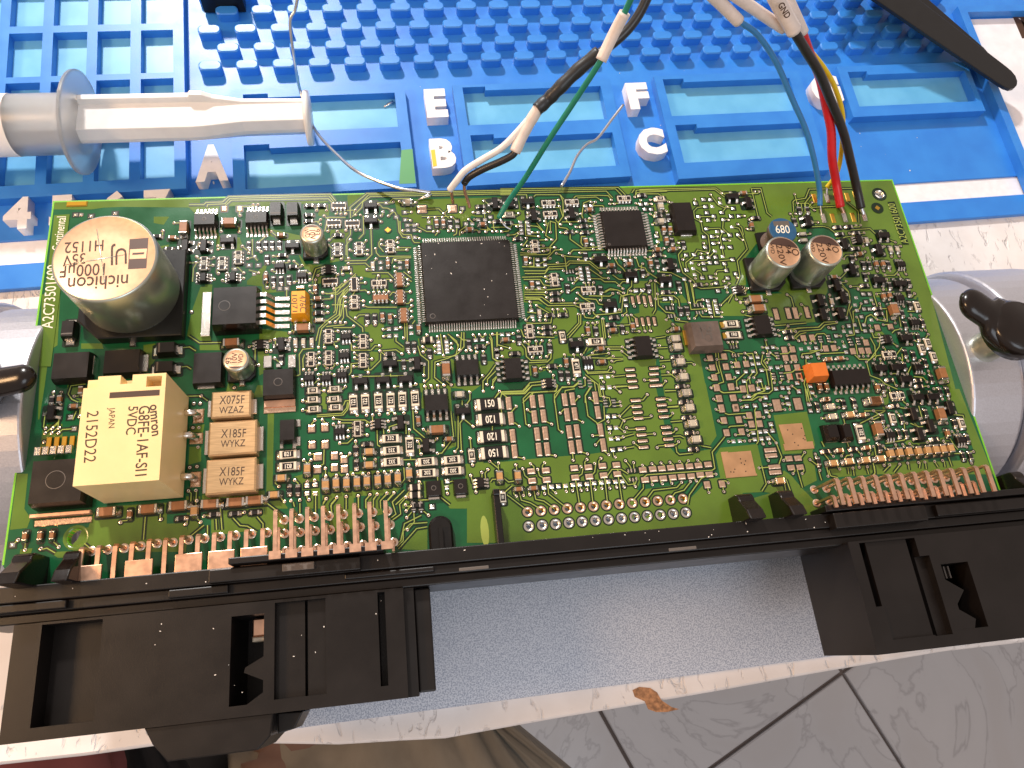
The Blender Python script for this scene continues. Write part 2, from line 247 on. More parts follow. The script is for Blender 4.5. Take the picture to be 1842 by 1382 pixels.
# ------------------------------------------------------------------ layout of the circuit board, read off enlarged views of it
VIEW = {'A1':(60,320),'A2':(340,320),'A3':(620,320),'A4':(900,320),'A5':(1150,320),'A6':(1400,310),'B1':(40,530),'B2':(320,500),'B3':(600,510),'B4':(880,500),'B5':(1150,510),'B6':(1420,510),
        'C1':(0,740),'C2':(300,690),'C3':(570,690),'C4':(840,690),'C5':(1100,690),'C6':(1370,700),'C7':(1560,700,6.518),'D1':(0,880,4.605),'D2':(380,860,4.605),'D5':(720,860,4.605),'D6':(1100,860,4.605)}
def px(view, x, y): v = VIEW[view]; s = v[2] if len(v) > 2 else 6.14; return v[0]+x/s, v[1]+y/s
PARTS = {
'A1': "Kv 1670,570|ch 1540,665|rh 1365,645|rh 1500,785|sl 1680,760|p 640,425 470,410 530,410 905,395|o 470,410 528,408 1430,590 1800,875 1800,940 1720,940 1810,1065",
'A2': """rh 1330,305 1465,305 1325,410 1325,478 1645,632 1150,980 1030,855|rv 662,745 768,745 845,740 918,740 998,735 862,895 932,1130 1015,1130 1103,1120|Kh 452,505|cv 848,1105 1395,1225|ch 1020,635
|ah 1655,310 1600,500 1560,1145|av 165,945,103 365,945,103 545,880,103 1640,790,103|su 430,700|sd 1145,760|sl 165,760|xh 1005,980 1250,1085|xv 160,1105 485,1100 1540,1015|wh 1735,998
|p 725,870 665,970 768,970 720,1065 505,1010 1005,1225 1080,1225|P 390,345 560,345|dv 970,390 1155,390
|o 115,730 90,880 75,940 95,1065 275,885 265,970 280,1125 370,1135 325,1060 420,1060 605,1055 770,1055 605,1115 650,895 660,835 798,820 930,870 930,935 920,1025 850,1050 1105,925 1160,925 1250,970 1165,1160 1335,1065 1335,1130 1335,1200 1335,1255 1425,1080 1400,1130 1480,1275 1600,1230 1580,1320 1720,1320 1645,1070 1700,1070 1725,1150 1580,900 1685,900 1765,895 1780,690 1780,800 1535,595 1735,585 1550,690 1410,365 1520,365 1625,405 1680,405 1730,405 1495,425 1455,465 1455,520 865,1215 935,1215 565,420 320,755 320,795 590,760 760,300 710,300""",
'A3': """ah 85,505 380,1165,101|av 160,780,103 505,755,103 105,1175|su 290,315|sd 290,480|kv 605,1130 613,1320|kh 398,1330|cv 1015,500 1090,500 478,950 688,945|rv 1165,505|wv 310,965|rh 1505,315 1690,480|ch 1525,515 1380,570|gh 695,275
|P8 855,350 1190,345|sl 1660,290|p 460,280 420,375 525,365 665,385 570,435 670,465 695,525 770,525 700,580 770,580 705,660 775,660 930,490 935,550 1240,480 1245,540 1340,510 1410,510 1475,385 1540,385 1475,465 1550,465 1610,435 395,935 400,1000 610,930 610,995 1300,340
|o 540,268 605,265 787,275 375,300 120,360 125,415 175,415 405,425 485,425 405,490 18,400 15,580 125,580 175,580 65,685 240,697 65,803 255,803 255,853 590,668 590,720 595,775 690,800 410,690 410,740 345,785 45,893 45,950 350,900 478,893 555,988 560,1040 715,1048 250,1018 645,590 835,597 830,675 985,597 1035,597 1150,590 1205,590 1300,607 930,445 1003,440 1083,440 1097,397 1288,388 1425,385 1597,380 1375,463 1430,463 1607,495 1485,600 1562,600 1635,597 1685,597 1737,597 1805,635 1540,258 730,475 75,1065 190,1112 375,1088 515,1143 700,1130 703,1178 725,1265 738,1357 228,1163 268,1272 325,1268 385,1268 437,1268 492,1265 10,1145 15,1325 205,1365""",
'A4': """ah 532,280,103 790,270,103 552,400,473 1368,230,101 975,1235,102|av 385,755,103 600,1125,103|sd 300,270 1105,905|sl 365,420 110,270|sr 785,395|su 1440,1080|R8h 95,405,103 1765,230,103|rh 85,495 195,670 910,465 925,530 765,595 938,600 1240,1030 605,1275 610,1345 1568,190 1750,415 1740,850
|ch 985,355 1420,955 1225,970 1735,795|gh 1775,485|gv 1770,320|cv 945,705 280,910 350,1180 1660,945 1805,575 1835,690|rv 1735,945 940,860 745,1215 1110,1235 1575,1045 1640,1215
|p 220,490 228,530 230,575 235,612 300,490 310,530 313,575 318,612 940,310 1005,310 1005,680 1018,735 410,905 490,900 418,965 495,962 415,1160 425,1220 1380,910 1440,910 1550,295 1615,290 1595,350 1665,350 1725,645 1740,705 1380,1340 1500,1245 1565,1245 1810,920 1815,1010 880,1000 885,1040 895,1078 900,1118 960,1000 968,1040 973,1078 980,1118|qv 735,1040 770,1035 803,1035 750,1120 785,1120 820,1120
|o 205,395 258,322 310,390 365,325 418,322 645,247 652,318 890,400 990,450 668,518 778,515 840,547 1005,537 672,607 848,600 1018,597 185,543 357,607 420,605 478,603 553,603 425,650 288,670 513,687 572,687 240,743 300,757 475,755 250,797 310,817 478,813 525,800 603,772 677,797 618,838 690,865 765,838 880,833 865,908 633,940 1003,897 330,890 338,945 550,892 697,1030 840,1013 848,1063 855,1110 805,1170 925,1163 978,1163 1030,1160 680,1125 505,1097 510,1150 293,1222 508,1270 515,1325 683,1260 697,1358 855,1275 845,1340 1110,1053 1193,1112 1308,1195 1355,1228 1243,1280 1303,1275 1363,1275 1107,1355 1318,1045 1205,893 1275,893 1325,890 1490,885 1598,880 1655,880 1573,952 1497,1018 1630,1072 1660,1140 1710,1140 1683,1033 1745,1035 1440,1252 1735,1285 1117,252 1225,247 1005,270 1050,270 1208,292 1257,292 1485,215 1550,250 1497,285 1655,247 1668,292 1715,387 1655,402 1678,520 1725,607 1717,755 490,483 497,525""",
'A5': """su 1025,210 285,1130|sl 1200,280|sr 340,960|cv 340,575 1240,525|rv 365,700 490,735 440,1185 320,430|ch 370,790 1150,170|rh 300,1260 655,1180 1290,440|xv 1105,1240
|p 620,285 710,243 785,245 730,322 808,320 895,280 1035,340 745,388 910,385 655,432 822,428 1015,428 1100,425 762,468 928,465 740,565 860,597 920,595 1025,545 1000,635 1090,632 715,655 805,652 938,680 820,725 728,768 915,768 1005,768 835,810 515,855 605,850 690,882 765,880 840,877 920,870 1030,905 580,940 708,945 780,940 852,938 940,950 595,1003 520,1020 430,1025 718,1010 960,1025 610,1070 1065,1062 695,1105 790,1100 975,1110 495,1120 848,1165 958,1205 868,1250 280,1340 350,1335
|o 612,240 787,188 882,232 323,268 295,368 390,607 428,720 437,775 270,782 283,868 833,473 980,468 678,485 1085,515 1137,688 995,695 860,650 875,720 710,725 680,838 748,832 478,905 655,962 1080,1105 840,1065 848,1110 930,1145 990,1168 745,1178 797,1178 618,1115 558,1143 340,1082 177,1142 400,1275 455,1272 200,1285 700,1350 1070,1345 970,1268 1113,1385 1210,465 1187,568 1275,155 1322,155 1713,183 1665,400 1725,398 1632,1292""",
'A6': """sr 320,545 725,800|su 1155,700 1105,1195|sl 1105,860 810,1080 640,1255|sd 1340,1235|xh 1350,1020|xv 885,745|rh 660,605 785,600 685,680 865,670 860,840 960,1250|wh 270,680 285,750|rv 238,415 325,415 815,950 945,1020 1010,1020 1220,1015 965,1150 1235,1250 1450,1220 185,540|wv 980,755 1245,850 1320,850|cv 1080,1015 1155,1015|ch 895,905 610,1160|p 935,1345 1010,1345
|o 178,243 208,345 372,338 357,262 395,422 130,463 188,460 435,557 350,680 783,678 945,670 937,820 1168,822 1290,775 955,880 985,948 1040,943 1247,935 1330,930 855,962 720,960 878,1043 995,1120 1090,1097 1163,1093 1230,1090 1177,1137 1320,1132 1408,1128 675,1170 747,1205 797,1263 880,1297 1193,1183 1155,1300 855,587 908,587 1500,1340 565,1357""",
'B1': "rv 325,1165|cv 415,1160 650,1060|ch 575,1235|sl 325,1310|dv 540,415|dh 1610,620 1590,830|p 530,1360 820,1180|o 345,1083 433,1080 575,1125",
'B2': """Kh 1385,565 600,730|rh 1555,305 1555,385|wh 1560,465|ch 1545,230|wv 1298,710 1385,710 1478,705|av 1665,645,101 1470,900,104 1665,885,172|xh 1450,1110 1640,1110|R8h 1490,1245,103 1730,1230,103 1490,1345,103 1725,1340,103|xv 910,740|sl 1145,740|rv 1140,895|p 985,760 1215,740
|o 790,762 980,817 1028,815 1022,697 1072,685 1237,610 1237,673 1300,808 1245,465 1683,498 1740,493 1797,495 1772,593 1775,688 1555,773 1620,773 1560,828 1567,893 1563,953 1390,1020 1450,1020 1523,1015 1650,1000 1700,1000 1763,955 1755,765 1813,990 1373,1130 1377,1195 1553,1072 1553,1125 1557,1185 1728,1080 1382,1363 1600,165 1658,325 1658,385 1705,205 893,970 1613,1250 260,1305 150,380 625,1215""",
'B3': """av 230,205,103 325,640,101 325,850,101|kv 775,355|rv 372,385 455,385 820,690 890,690 1495,665 1660,830 1805,770 775,885 1060,770|cv 540,370 625,380 940,500|rh 618,780 1620,695|Rkh 1040,625|xh 140,590 120,800 95,1015|sd 625,890|su 300,1085 545,1070 795,1060|sr 925,890|Kv 1242,960|so8h 1475,950
|p 612,505 690,500 615,580 690,578 852,480 860,550 1160,640 1163,680 1165,720 1168,760 1245,640 1250,680 1252,720 1255,755 1570,625 1645,620
|o 245,388 365,467 460,460 550,512 555,590 135,157 135,210 135,260 335,200 335,250 410,215 390,107 655,210 865,190 867,250 865,313 867,375 850,97 683,368 745,492 775,608 225,475 20,435 78,437 133,437 228,577 228,643 230,710 415,632 510,693 232,773 235,828 425,840 225,922 385,990 97,930 157,930 218,1032 130,1142 757,783 837,772 897,770 993,762 1125,762 990,705 1120,697 1150,590 1228,590 1375,583 1303,668 1308,720 1215,797 1397,740 1467,750 1520,745 1585,763 1655,757 1705,660 1545,575 1613,572 1677,567 1757,565 1000,1020 1005,1085 910,1115 678,1143 1010,1140 1078,1133 1152,1133 1222,1127 1300,1125 1160,903 1650,1023 1697,1120 1757,1155 1655,1197 1507,1205""",
'B4': """ah 1085,315,102 510,790,473|av 450,590,103|su 1335,305|sd 965,740|rv 330,680 670,770 1475,560 795,1075 870,1075 85,820 1180,580|wv 555,385|cv 1090,580 850,930 1585,540 505,1025|rh 670,410 815,405 640,545 645,610 1385,435 1350,515 695,975 285,835|ch 180,685 1365,580 1230,785 1245,930|R8v 810,645,103|R12h 1180,705,471,f|R12v 960,980,471,r|xh 1090,935|xv 660,1165|so8v 260,1020 1690,775
|p 465,360 475,430 140,625 210,625 1500,240 1510,305 1615,145 1690,140 1235,1095 1310,1090 1250,1215 1325,1205|q 1000,1140 1005,1170 1015,1205 1105,1135 1110,1165 1115,1200|f 1585,250 1650,240 1715,245 1780,240 1630,490 1695,485 1760,480 1825,480|B 1555,1015 1565,1078 1580,1140 1590,1205 1820,1000 1820,1062 1820,1128 1825,1190 1620,1355
|o 408,470 453,270 458,313 525,308 493,473 560,475 625,470 705,353 760,350 833,348 545,560 548,610 722,545 733,610 397,712 443,705 520,703 585,697 672,697 635,873 567,883 478,883 138,787 233,783 147,872 38,625 267,618 322,592 272,708 985,403 1040,400 1105,397 1200,433 1257,455 1195,495 1090,502 1147,502 1035,637 1233,355 1440,355 1230,250 968,237 975,170 1330,655 1525,603 1655,593 1720,590 1783,587 1523,415 1473,418 1603,318 1728,310 1793,307 833,852 935,852 1018,852 1320,835 1140,833 1320,790 1370,868 1355,922 1340,993 1375,1042 1365,1090 1385,1210 1443,1260 1263,1152 1745,1290 1715,1130 1055,1110 937,1127 878,1165 710,1080 677,1040 790,975 570,1008 38,1217 1110,1333""",
'B5': """so8v 1345,480|R12h 1015,450,1R0 1040,570,1R0|Kh 1270,190 1305,290|rv 460,300 530,295|ch 405,505|rh 1645,530 1665,598 410,810 430,970 465,1135 500,1305|Gh 390,620 412,710 445,875 480,1040 510,1215|P 780,825 805,930 830,1040 855,1150 880,1270 905,1375 935,810 955,920 985,1035 1015,1140 1040,1265 1065,1370 1080,900 1180,890 1145,1165 1240,1160 1600,735 1690,730 1615,825 1710,825 1635,935 1745,930 1660,1030 1765,1025
|p 285,170 350,165 1230,820 1305,815 1250,890 1315,885 1085,980 1175,975 1255,970 1350,960 1155,1080 1330,1075 1315,1165 1415,1155 1205,1245 1390,1260 1385,1340 1185,1355 1275,1350 1450,930 1525,930 1410,710 1475,705 1785,725 1510,1165 1580,1155 1645,1155 1625,1260 1740,1100 1760,1195 1640,1330 755,195 765,240 775,280 785,320 835,195 845,240 855,280 865,320
|qv 300,275 340,275 370,275 325,365 355,360 390,360 610,240 645,240 680,235 635,325 665,325 700,320 1010,700 1040,700 1075,695 1030,795 1060,795 1095,790|q 1420,780 1425,805 1435,835 1515,770 1525,800 1530,830 1475,1000 1485,1030 1490,1055 1565,990 1575,1025 1580,1055|F 1510,340 1645,330 1725,330
|o 200,120 295,405 433,398 550,215 547,390 608,388 700,180 730,305 797,370 895,240 910,320 903,370 1070,178 1113,205 1140,315 1780,340 1630,127 1398,195 978,653 1028,650 1077,650 1395,625 1545,580 1535,520 1725,535 1523,720 1355,707 1280,765 1365,770 1160,823 1407,878 1650,678 1760,635 1617,875 1672,872 1720,868 1570,915 1797,815 1820,945 725,845 745,938 770,1045 793,1157 820,1280 1015,875 1025,925 1053,1040 1080,1160 1113,1293 1210,1045 1262,1043 1155,1257 1333,1288 1487,1100 1553,1097 1640,1087 1797,1075 1653,1210 1565,1248 1583,1333 605,898 222,688 247,820 268,920 290,1080 340,1290 88,1230 57,1070 120,525 312,535 470,808 500,970 537,1137 573,1308""",
'B6': """sl 335,190 590,160 365,345 560,335|sd 1285,605 1000,940 1180,930|su 1280,1060 1405,1260 1575,1255|xh 1215,165 1380,435 1420,930|xv 1075,620|ah 1105,785,473 1195,1240,101|Kv 1140,300 1670,1005|Kh 925,1305|R8v 1415,250,103 1465,720,512 1530,660,512 1595,810,103|rv 1335,235 1325,100 1250,330 1285,460 1475,430 1425,590 1285,770 1375,790 1505,870 1275,910 1575,1050 1670,1195 1750,1190 600,1325 715,1310 1040,1155|wv 470,200|cv 1040,145 1105,135 335,1150 410,1145 970,1150|rh 980,275 1000,335 1115,1065 1425,1070 1440,1135 1160,1355|ch 430,840 560,830 400,1285
|P 970,490 1115,480 845,655 155,605 250,600 400,720 490,715 700,750 795,745 870,745 45,825 105,1025 85,930|F 65,325 195,320|p 735,160 725,240 745,300 820,120 885,120 845,205 905,185 825,285 885,285 795,370 905,405 825,460 720,460 655,470 485,495 600,530 675,540 745,530 835,525 905,525 515,580 605,695 125,725 215,715 295,715 625,760 315,780 195,815 105,1195 250,1205 230,1135 85,1100 215,1335
|q 335,590 340,620 350,645 425,580 432,610 440,640 660,620 675,650 685,678 750,610 757,640 768,670
|o 430,490 590,480 740,375 790,225 925,230 993,225 960,120 1035,70 965,400 1050,400 1380,115 1437,360 1340,350 1205,265 1260,255 1165,440 1227,507 985,567 885,470 635,580 565,583 585,645 798,605 500,648 430,293 480,290 520,428 755,60 670,38 445,130 100,637 172,665 228,663 283,660 545,713 350,740 140,815 240,810 320,830 635,835 765,808 815,808 865,803 848,870 935,840 1000,838 1215,828 977,640 1187,695 1350,560 1035,710 1375,630 1345,678 1305,858 1437,855 1500,520 1455,520 1050,1000 1120,998 1300,1003 1530,970 1485,1000 920,1080 1090,1155 1180,1130 1050,1240 1340,1170 1425,1200 1530,1140 1515,1090 1590,1165 1300,1340 1685,1280 1757,1277 1745,1085 530,1297 238,1280 290,1250""",
'C1': "Kh 1195,1120 1650,1090|cv 1435,1140|p 780,65 820,195|o 505,192 580,190 655,185 500,245 573,243 650,240 490,340 1335,1230 1780,1195",
'C2': """R12h 1340,785,821 1340,915,821,f|R8h 1620,285,103|Ch 1270,1050 1190,1235|Cv 1555,950 1760,1130|Kh 490,1340 770,1320 980,1300 140,1360|rv 1355,1175 1447,1175|P 1600,500 1745,480 1605,680 1750,670 1660,810 1660,950|p 1550,1130 1640,1120 1550,1215 1640,1215
|o 380,140 300,225 370,225 290,490 355,490 345,705 255,930 335,920 240,1187 322,1182 333,1297 1500,22 1503,198 1503,297 1637,410 1720,405 1515,850 1595,847 1240,1138 1302,1308 1373,1297 1470,1290 1573,1285 1415,1070 1555,1083 1635,1075 1762,1270 1757,1025 1680,15 1740,85""",
'C3': """R8h 205,265,103|R12v 405,215,122,u 535,205,122,u 680,195,122,r 815,190,122,r 945,180,122,u 1085,170,122,u 1025,680,332,r|R12h 815,610,332 825,740,332,f 830,865,332,f 1210,865,202,f 1220,990,202 1495,845,202 1505,965,202,f|R8v 1710,790,100|so8h 1320,230|sr 925,435|sl 1205,690|sd 1610,310|xh 255,535|av 450,500,473|xv 675,450 1810,1100|rh 555,670 1100,1345|rv 430,735 435,895|Ch 580,760 580,905|Kh 1330,520|cv 1120,410|gh 1575,125|ch 1460,615
|Cv 95,1120 215,1110 330,1105 445,1095 555,1085 675,1075 785,1065 895,1050 1020,1000|Rkh 1085,1150 1085,1235|P 90,490 90,680 195,800 195,930 20,810 10,950 300,840 305,945|p 1440,1080 1435,1150
|o 185,390 250,437 183,455 348,530 345,593 255,663 557,467 557,573 790,420 795,530 447,355 550,355 618,352 693,345 787,340 862,337 963,330 1100,320 1193,37 1265,33 1335,30 1405,25 1485,15 858,38 1690,100 1025,515 1113,643 1177,510 1325,612 1395,690 1333,775 1527,755 1597,755 1153,783 530,835 645,838 430,643 365,778 268,780 400,1005 510,1000 572,993 675,985 747,980 825,975 898,970 1018,900 1133,1090 985,1258 105,1275 222,1260 325,1252 457,1243 588,1228 667,1225 775,1215 852,1210 1443,1218 1720,903 1700,1017 1727,478 340,1015 218,1020 100,1028""",
'C4': """R20h 245,230,150 262,395,120,f 280,585,120,f 295,765,150,f|F 460,220 485,385 505,580 525,750 725,200 820,195 745,370 845,360 775,560 865,550 795,730 885,725 1080,180 1165,170 1105,345 1190,335 1130,535 1215,525 1155,705 1240,695 1420,160 1445,320 1475,515 1505,680|p 1495,45 1575,45 1555,365 1625,362 1575,490 1645,488 1590,610 1665,607 1610,735 1690,725|q 1525,188 1530,220 1540,252 1615,185 1625,212 1630,250|Cv 360,1030 560,1025|Pw 710,970 870,960 720,1075 880,1065 1185,935 1340,925 1495,910 1650,900 1195,1040 1350,1030 1510,1015 1660,1000|ch 570,1170 735,1160|R8v 395,1260,100
|p 850,1150 935,1140 1010,1135 1090,1130 1170,1120 1245,1115 1325,1110 1405,1100 1485,1095 1560,1085 1640,1085 1715,1080
|o 183,90 285,48 68,478 668,293 690,470 580,477 630,830 937,452 975,800 1030,330 1050,540 1278,430 1330,780 1357,165 1420,680 1690,205 1700,248 1685,362 1735,415 1762,490 1740,535 1575,550 1557,425 1725,592 1745,715 1565,788 1637,815 1480,828 1325,840 1172,850 858,878 702,890 540,903 617,945 782,950 1258,922 1410,885 1750,855 1690,97 232,953 350,880 250,860 165,985 42,1020 100,1200 545,1245 622,1237 693,1230 782,1220 858,1218 980,1210 1097,1195 1165,1187 1260,1180 1325,1173 1413,1170 1488,1160 1577,1157 1652,1148 1735,1145""",
'C5': """Gh 820,110 853,275 885,450 925,625|rh 805,205 840,375 875,545 910,725|B 510,20 543,172 555,238 567,300 580,368 600,485 615,548 627,615 640,683 240,40 265,187 275,255 290,320 300,385 320,500 333,568 345,635 355,705|P 1160,50 1190,170 1215,285 1240,410 1270,545 1320,40 1340,160 1370,275 1405,400 1435,535 1450,65 1550,50 1520,355 1620,345 1545,450 1635,445|p 1620,55 1720,50 1815,60 1515,140 1700,158 1490,250 1585,245 1695,237 1710,310 1760,450 1565,545 1640,535 1705,530 1775,523 1345,640 1415,635 1580,618 1655,610 1725,605
|Pw 345,955 455,945 555,940 655,930 755,920 860,915 960,905 1065,895 370,1065 470,1055 570,1050 675,1040 775,1030 880,1025 980,1010 1080,1005|P 1055,1120 1220,1110|qv 187,968 220,962 258,960 205,1065 240,1065 275,1055
|o 95,95 393,123 437,360 473,558 503,710 648,187 675,330 712,507 738,645 845,30 880,205 915,375 950,545 165,490 1098,50 1128,175 1152,288 1180,415 1385,52 1420,187 1437,265 1463,375 1497,520 1463,152 1640,185 1768,300 1740,370 1680,375 1480,462 1510,575 1290,643 1468,638 1523,635 1670,668 1743,663 1815,658 340,905 445,888 545,880 645,872 750,863 848,855 950,848 155,855 243,875 450,1120 560,1110 665,1103 773,1092 870,1083 935,1078 1152,1003 262,1138 140,1145 55,1145 1287,1100 1075,1205 1240,1195 1730,853 1735,1090""",
'C6': """PB 170,180 400,165|Bc 95,675 105,735 140,860 150,920|Pw 300,770 400,765 325,870 425,865|p 525,170 540,240 560,40 40,95 410,25 275,95 40,175 300,165 50,245 100,390 40,465 120,460 75,545|rv 620,195 910,160 1030,155 1335,320 1550,330 1520,490 1600,490 1305,645 630,800|ch 715,115 1110,290 860,680 1160,650|gh 755,200 780,310|Ch 965,290 195,1020 780,825 955,805 1135,790 1305,775|Kh 1240,140|Kv 1270,450|R12v 1090,480,102,r|rh 1480,185 715,690 1020,665|R8v 1450,325,103|sl 1670,280|sr 1740,500|xh 1415,510
|o 300,45 215,80 95,175 110,240 230,165 255,230 310,228 80,305 20,315 18,610 90,600 160,597 70,790 240,790 345,935 445,935 75,1030 270,1140 590,720 640,900 790,745 880,740 990,730 1100,722 1180,715 860,885 1005,875 1075,865 1165,860 1350,845 730,965 660,325 850,205 830,130 1040,245 1230,240 1215,325 1175,280 1350,75 1380,200 1180,565 1230,635 1345,415 1395,410 1610,170""",
'C7': """sl 960,225|sr 735,440|Kv 845,300|rv 690,280 1030,400 1180,580 1130,785 1215,785|R8v 1110,400,103|cv 940,520|xh 1090,600|rh 795,590|Cv 265,760 370,750 480,740 590,735 695,725 790,715 875,710 965,700
|o 600,40 880,118 953,115 75,258 470,183 450,222 338,270 630,343 460,402 930,400 990,500 1055,495 183,670 330,655 413,650 493,643 700,625 890,612 1160,680 1220,870 260,890 195,895 378,882 472,870 598,863 672,858 787,850 880,840 1240,735""",
'D1': "cv 210,395 335,390 435,385|rh 1500,245 1770,210|Cv 1615,185|p 105,465|o 340,495 490,480 210,505 1000,275 1335,250 1540,290 1690,225 1665,275 1630,95",
'D2': "rh 195,295 360,285|rv 1675,235 1735,235|p 1830,240|o 275,285 1620,330 1625,430 1610,225 1615,275 1800,310",
}
POUR = {
'A1': ["215,250 1842,205 1842,330 980,322 780,330 640,350 215,350", "1330,430 1500,430 1440,520 1330,500", "1370,760 1500,740 1420,900 1380,860"],
'A2': ["0,300 440,235 1560,180 1560,270 1250,290 900,300 850,330 700,290 560,310 330,320 300,640 560,660 600,780 560,860 480,760 300,800 330,620 0,330", "870,560 1240,640 1230,740 880,640", "180,1180 260,1180 230,1382 130,1382", "640,1140 870,930 800,1200 640,1180", "1190,800 1290,960 1500,960 1500,1160 1370,1180 1240,930", "1420,280 1560,290 1540,440 1430,420", "1560,560 1780,570 1760,900 1560,940"],
'A3': ["540,245 1842,215 1842,420 1600,470 1400,420 1280,560 900,590 700,480 580,400 560,300", "0,960 250,930 280,1030 540,1070 540,1160 300,1110 0,1060", "0,100 1842,40 1842,150 250,175 60,330 30,330 30,150"],
'A4': ["0,40 1842,-10 1842,90 1480,130 1410,190 1310,100 0,125", "160,230 300,300 300,470 200,480 120,380", "1440,1130 1560,1150 1640,1250 1640,1382 1420,1382 1420,1250", "1660,290 1842,300 1842,700 1740,700 1700,560 1690,400"],
'A5': ["0,75 1842,35 1842,700 1300,720 1160,900 1180,1180 960,1230 700,1240 600,1130 480,1050 430,850 350,780 300,260 210,180 0,180", "0,1140 180,1140 230,1300 400,1320 470,1290 540,1382 0,1382", "900,1382 1000,1280 1190,1280 1842,1320 1842,1382"],
'A6': ["0,105 1250,70 1690,1382 1000,1382 880,1310 760,1250 700,1170 560,1130 560,900 650,700 500,600 230,610 150,480 170,320 0,330", "200,1000 560,1150 540,1330 200,1382 0,1320 0,1300"],
'B1': ["200,0 420,0 390,560 300,620 250,1000 190,1382 175,1382", "650,540 880,540 900,600 650,600", "1340,560 1470,540 1470,720 1380,860 1340,700", "500,1000 700,1000 700,1200 560,1180 500,1120"],
'B2': ["250,100 380,90 330,540 370,700 240,720 100,640 150,380", "240,720 500,700 500,800 240,800", "900,560 1230,600 1230,760 1120,760 900,680", "560,1140 660,1200 640,1382 500,1382", "880,780 1000,830 1050,1000 900,1080", "920,0 1240,0 1240,150 930,170", "1230,450 1480,250 1500,500 1300,620"],
'B3': ["370,280 500,280 560,480 540,560 690,600 690,640 800,710 770,760 520,735 400,740 390,540 330,530 150,360 160,310", "390,750 510,760 510,860 390,950", "930,610 1130,590 1120,800 1370,780 1290,840 1120,870 1115,1040 1220,1140 1290,1130 1290,1382 960,1382 990,1120 1050,1050 1050,860 960,790", "1290,830 1340,850 1320,1000 1290,960", "1600,860 1842,860 1842,960 1640,1060"],
'B4': ["560,450 640,290 960,310 1000,480 860,640 700,650 690,500", "870,650 1010,480 1240,470 1270,690 1040,850 1000,900 880,860 720,900 690,1000 400,1100 400,950 660,930 700,780 690,680", "1290,720 1500,420 1842,350 1842,1382 1250,1382 1220,1180 1060,1060 1050,900 1280,870", "380,70 700,240 640,300 380,270", "100,740 380,680 400,840 300,900 150,900 90,800", "1420,1150 1500,1150"],
'B5': ["0,60 180,0 180,290 280,330 380,440 520,440 570,620 660,760 780,1382 550,1382 440,600 290,590 180,590 0,590", "195,600 310,600 430,1382 300,1382 235,960", "900,360 900,240 1050,130 1842,100 1842,440 1480,470 1200,360", "0,1230 0,880 110,880 240,1382 0,1382"],
'B6': ["1530,0 1560,120 1842,1200 1842,1382 1760,1382 1600,800 1430,280 1420,100 1350,0", "0,150 420,100 300,260 330,420 0,460", "930,440 1050,560 960,600 900,540", "1300,0 1420,60 1400,180 1300,150", "980,1000 1090,1190 1060,1340 1000,1260"],
'C1': ["190,690 310,690 270,1080 340,1180 300,1290 110,1310", "1000,1200 1080,1060 1842,1010 1842,1382 950,1382", "480,150 690,140 690,300 520,280 510,400 440,430"],
'C2': ["1115,330 1185,330 1170,1130 1240,1230 1340,1382 1050,1382 1100,1180", "1410,1030 1680,950 1700,1382 1560,1382 1500,1180", "250,700 380,700 380,860 240,900", "250,480 420,450 400,540 270,540", "390,1230 620,1230 590,1382 390,1382", "620,1230 1080,1180 1090,1300 1200,1382 620,1382", "1000,20 1060,20 1060,150 950,160", "1690,110 1760,110 1760,280 1690,260"],
'C3': ["60,0 110,0 110,290 60,280", "60,980 960,950 990,1080 860,1230 700,1240 460,1240 200,1382 60,1382", "1130,0 1842,0 1700,100 1600,60 1480,50 1500,560 1380,760 1540,690 1560,360 1460,300 1440,100 1150,100", "1640,890 1842,860 1842,1382 1470,1382 1370,1250 1080,1280 1000,1382 900,1382 1180,1080 1640,1060"],
'C4': ["0,890 470,860 640,840 980,810 1320,785 1540,755 1520,400 1570,240 1450,0 1842,0 1842,1760 0,1760 0,1000"],
'C5': ["0,0 480,0 640,700 720,790 780,780 900,760 1130,720 1110,780 1140,930 400,1010 330,1050 280,1180 870,1100 690,1250 560,1382 500,1720 0,1760", "590,0 1040,0 1160,580 1080,700 980,690 900,730 700,720 690,560", "1150,790 1200,710 1610,670 1710,1120 1660,1200 1450,1210 1260,1720 0,1760 500,1382 880,1260 1080,1050 1200,1040"],
'C6': ["130,290 500,250 590,620 560,690 610,1010 450,1090 440,930 480,890 440,710 230,720", "0,1130 50,1060 250,900 330,960 450,1100 730,1382 700,1620 -400,1620 -250,1250 100,1150", "700,880 1842,780 1842,900 760,980", "1300,0 1400,60 1400,200 1340,240"],
'C7': ["1000,0 1080,0 1490,1000 1200,1000 1240,700 1100,340 940,300", "0,680 240,880 1240,830 1240,1000 0,1000", "420,600 700,600 960,560 1040,720 500,700"],
'D1': ["690,320 1300,290 1540,280 1560,360 1540,520 700,520 560,500 640,420", "1540,60 1660,60 1640,380 1560,400", "170,500 270,490 250,560 150,610", "350,480 470,520 640,510 760,500 760,560 480,570"],
'D2': ["0,180 430,150 450,420 80,470 0,460", "450,210 640,330 620,480 420,480", "960,260 1180,140 1180,420 1000,450", "1560,590 1700,440 1790,400 1790,600", "1290,140 1390,100 1420,300 1300,330"],
}
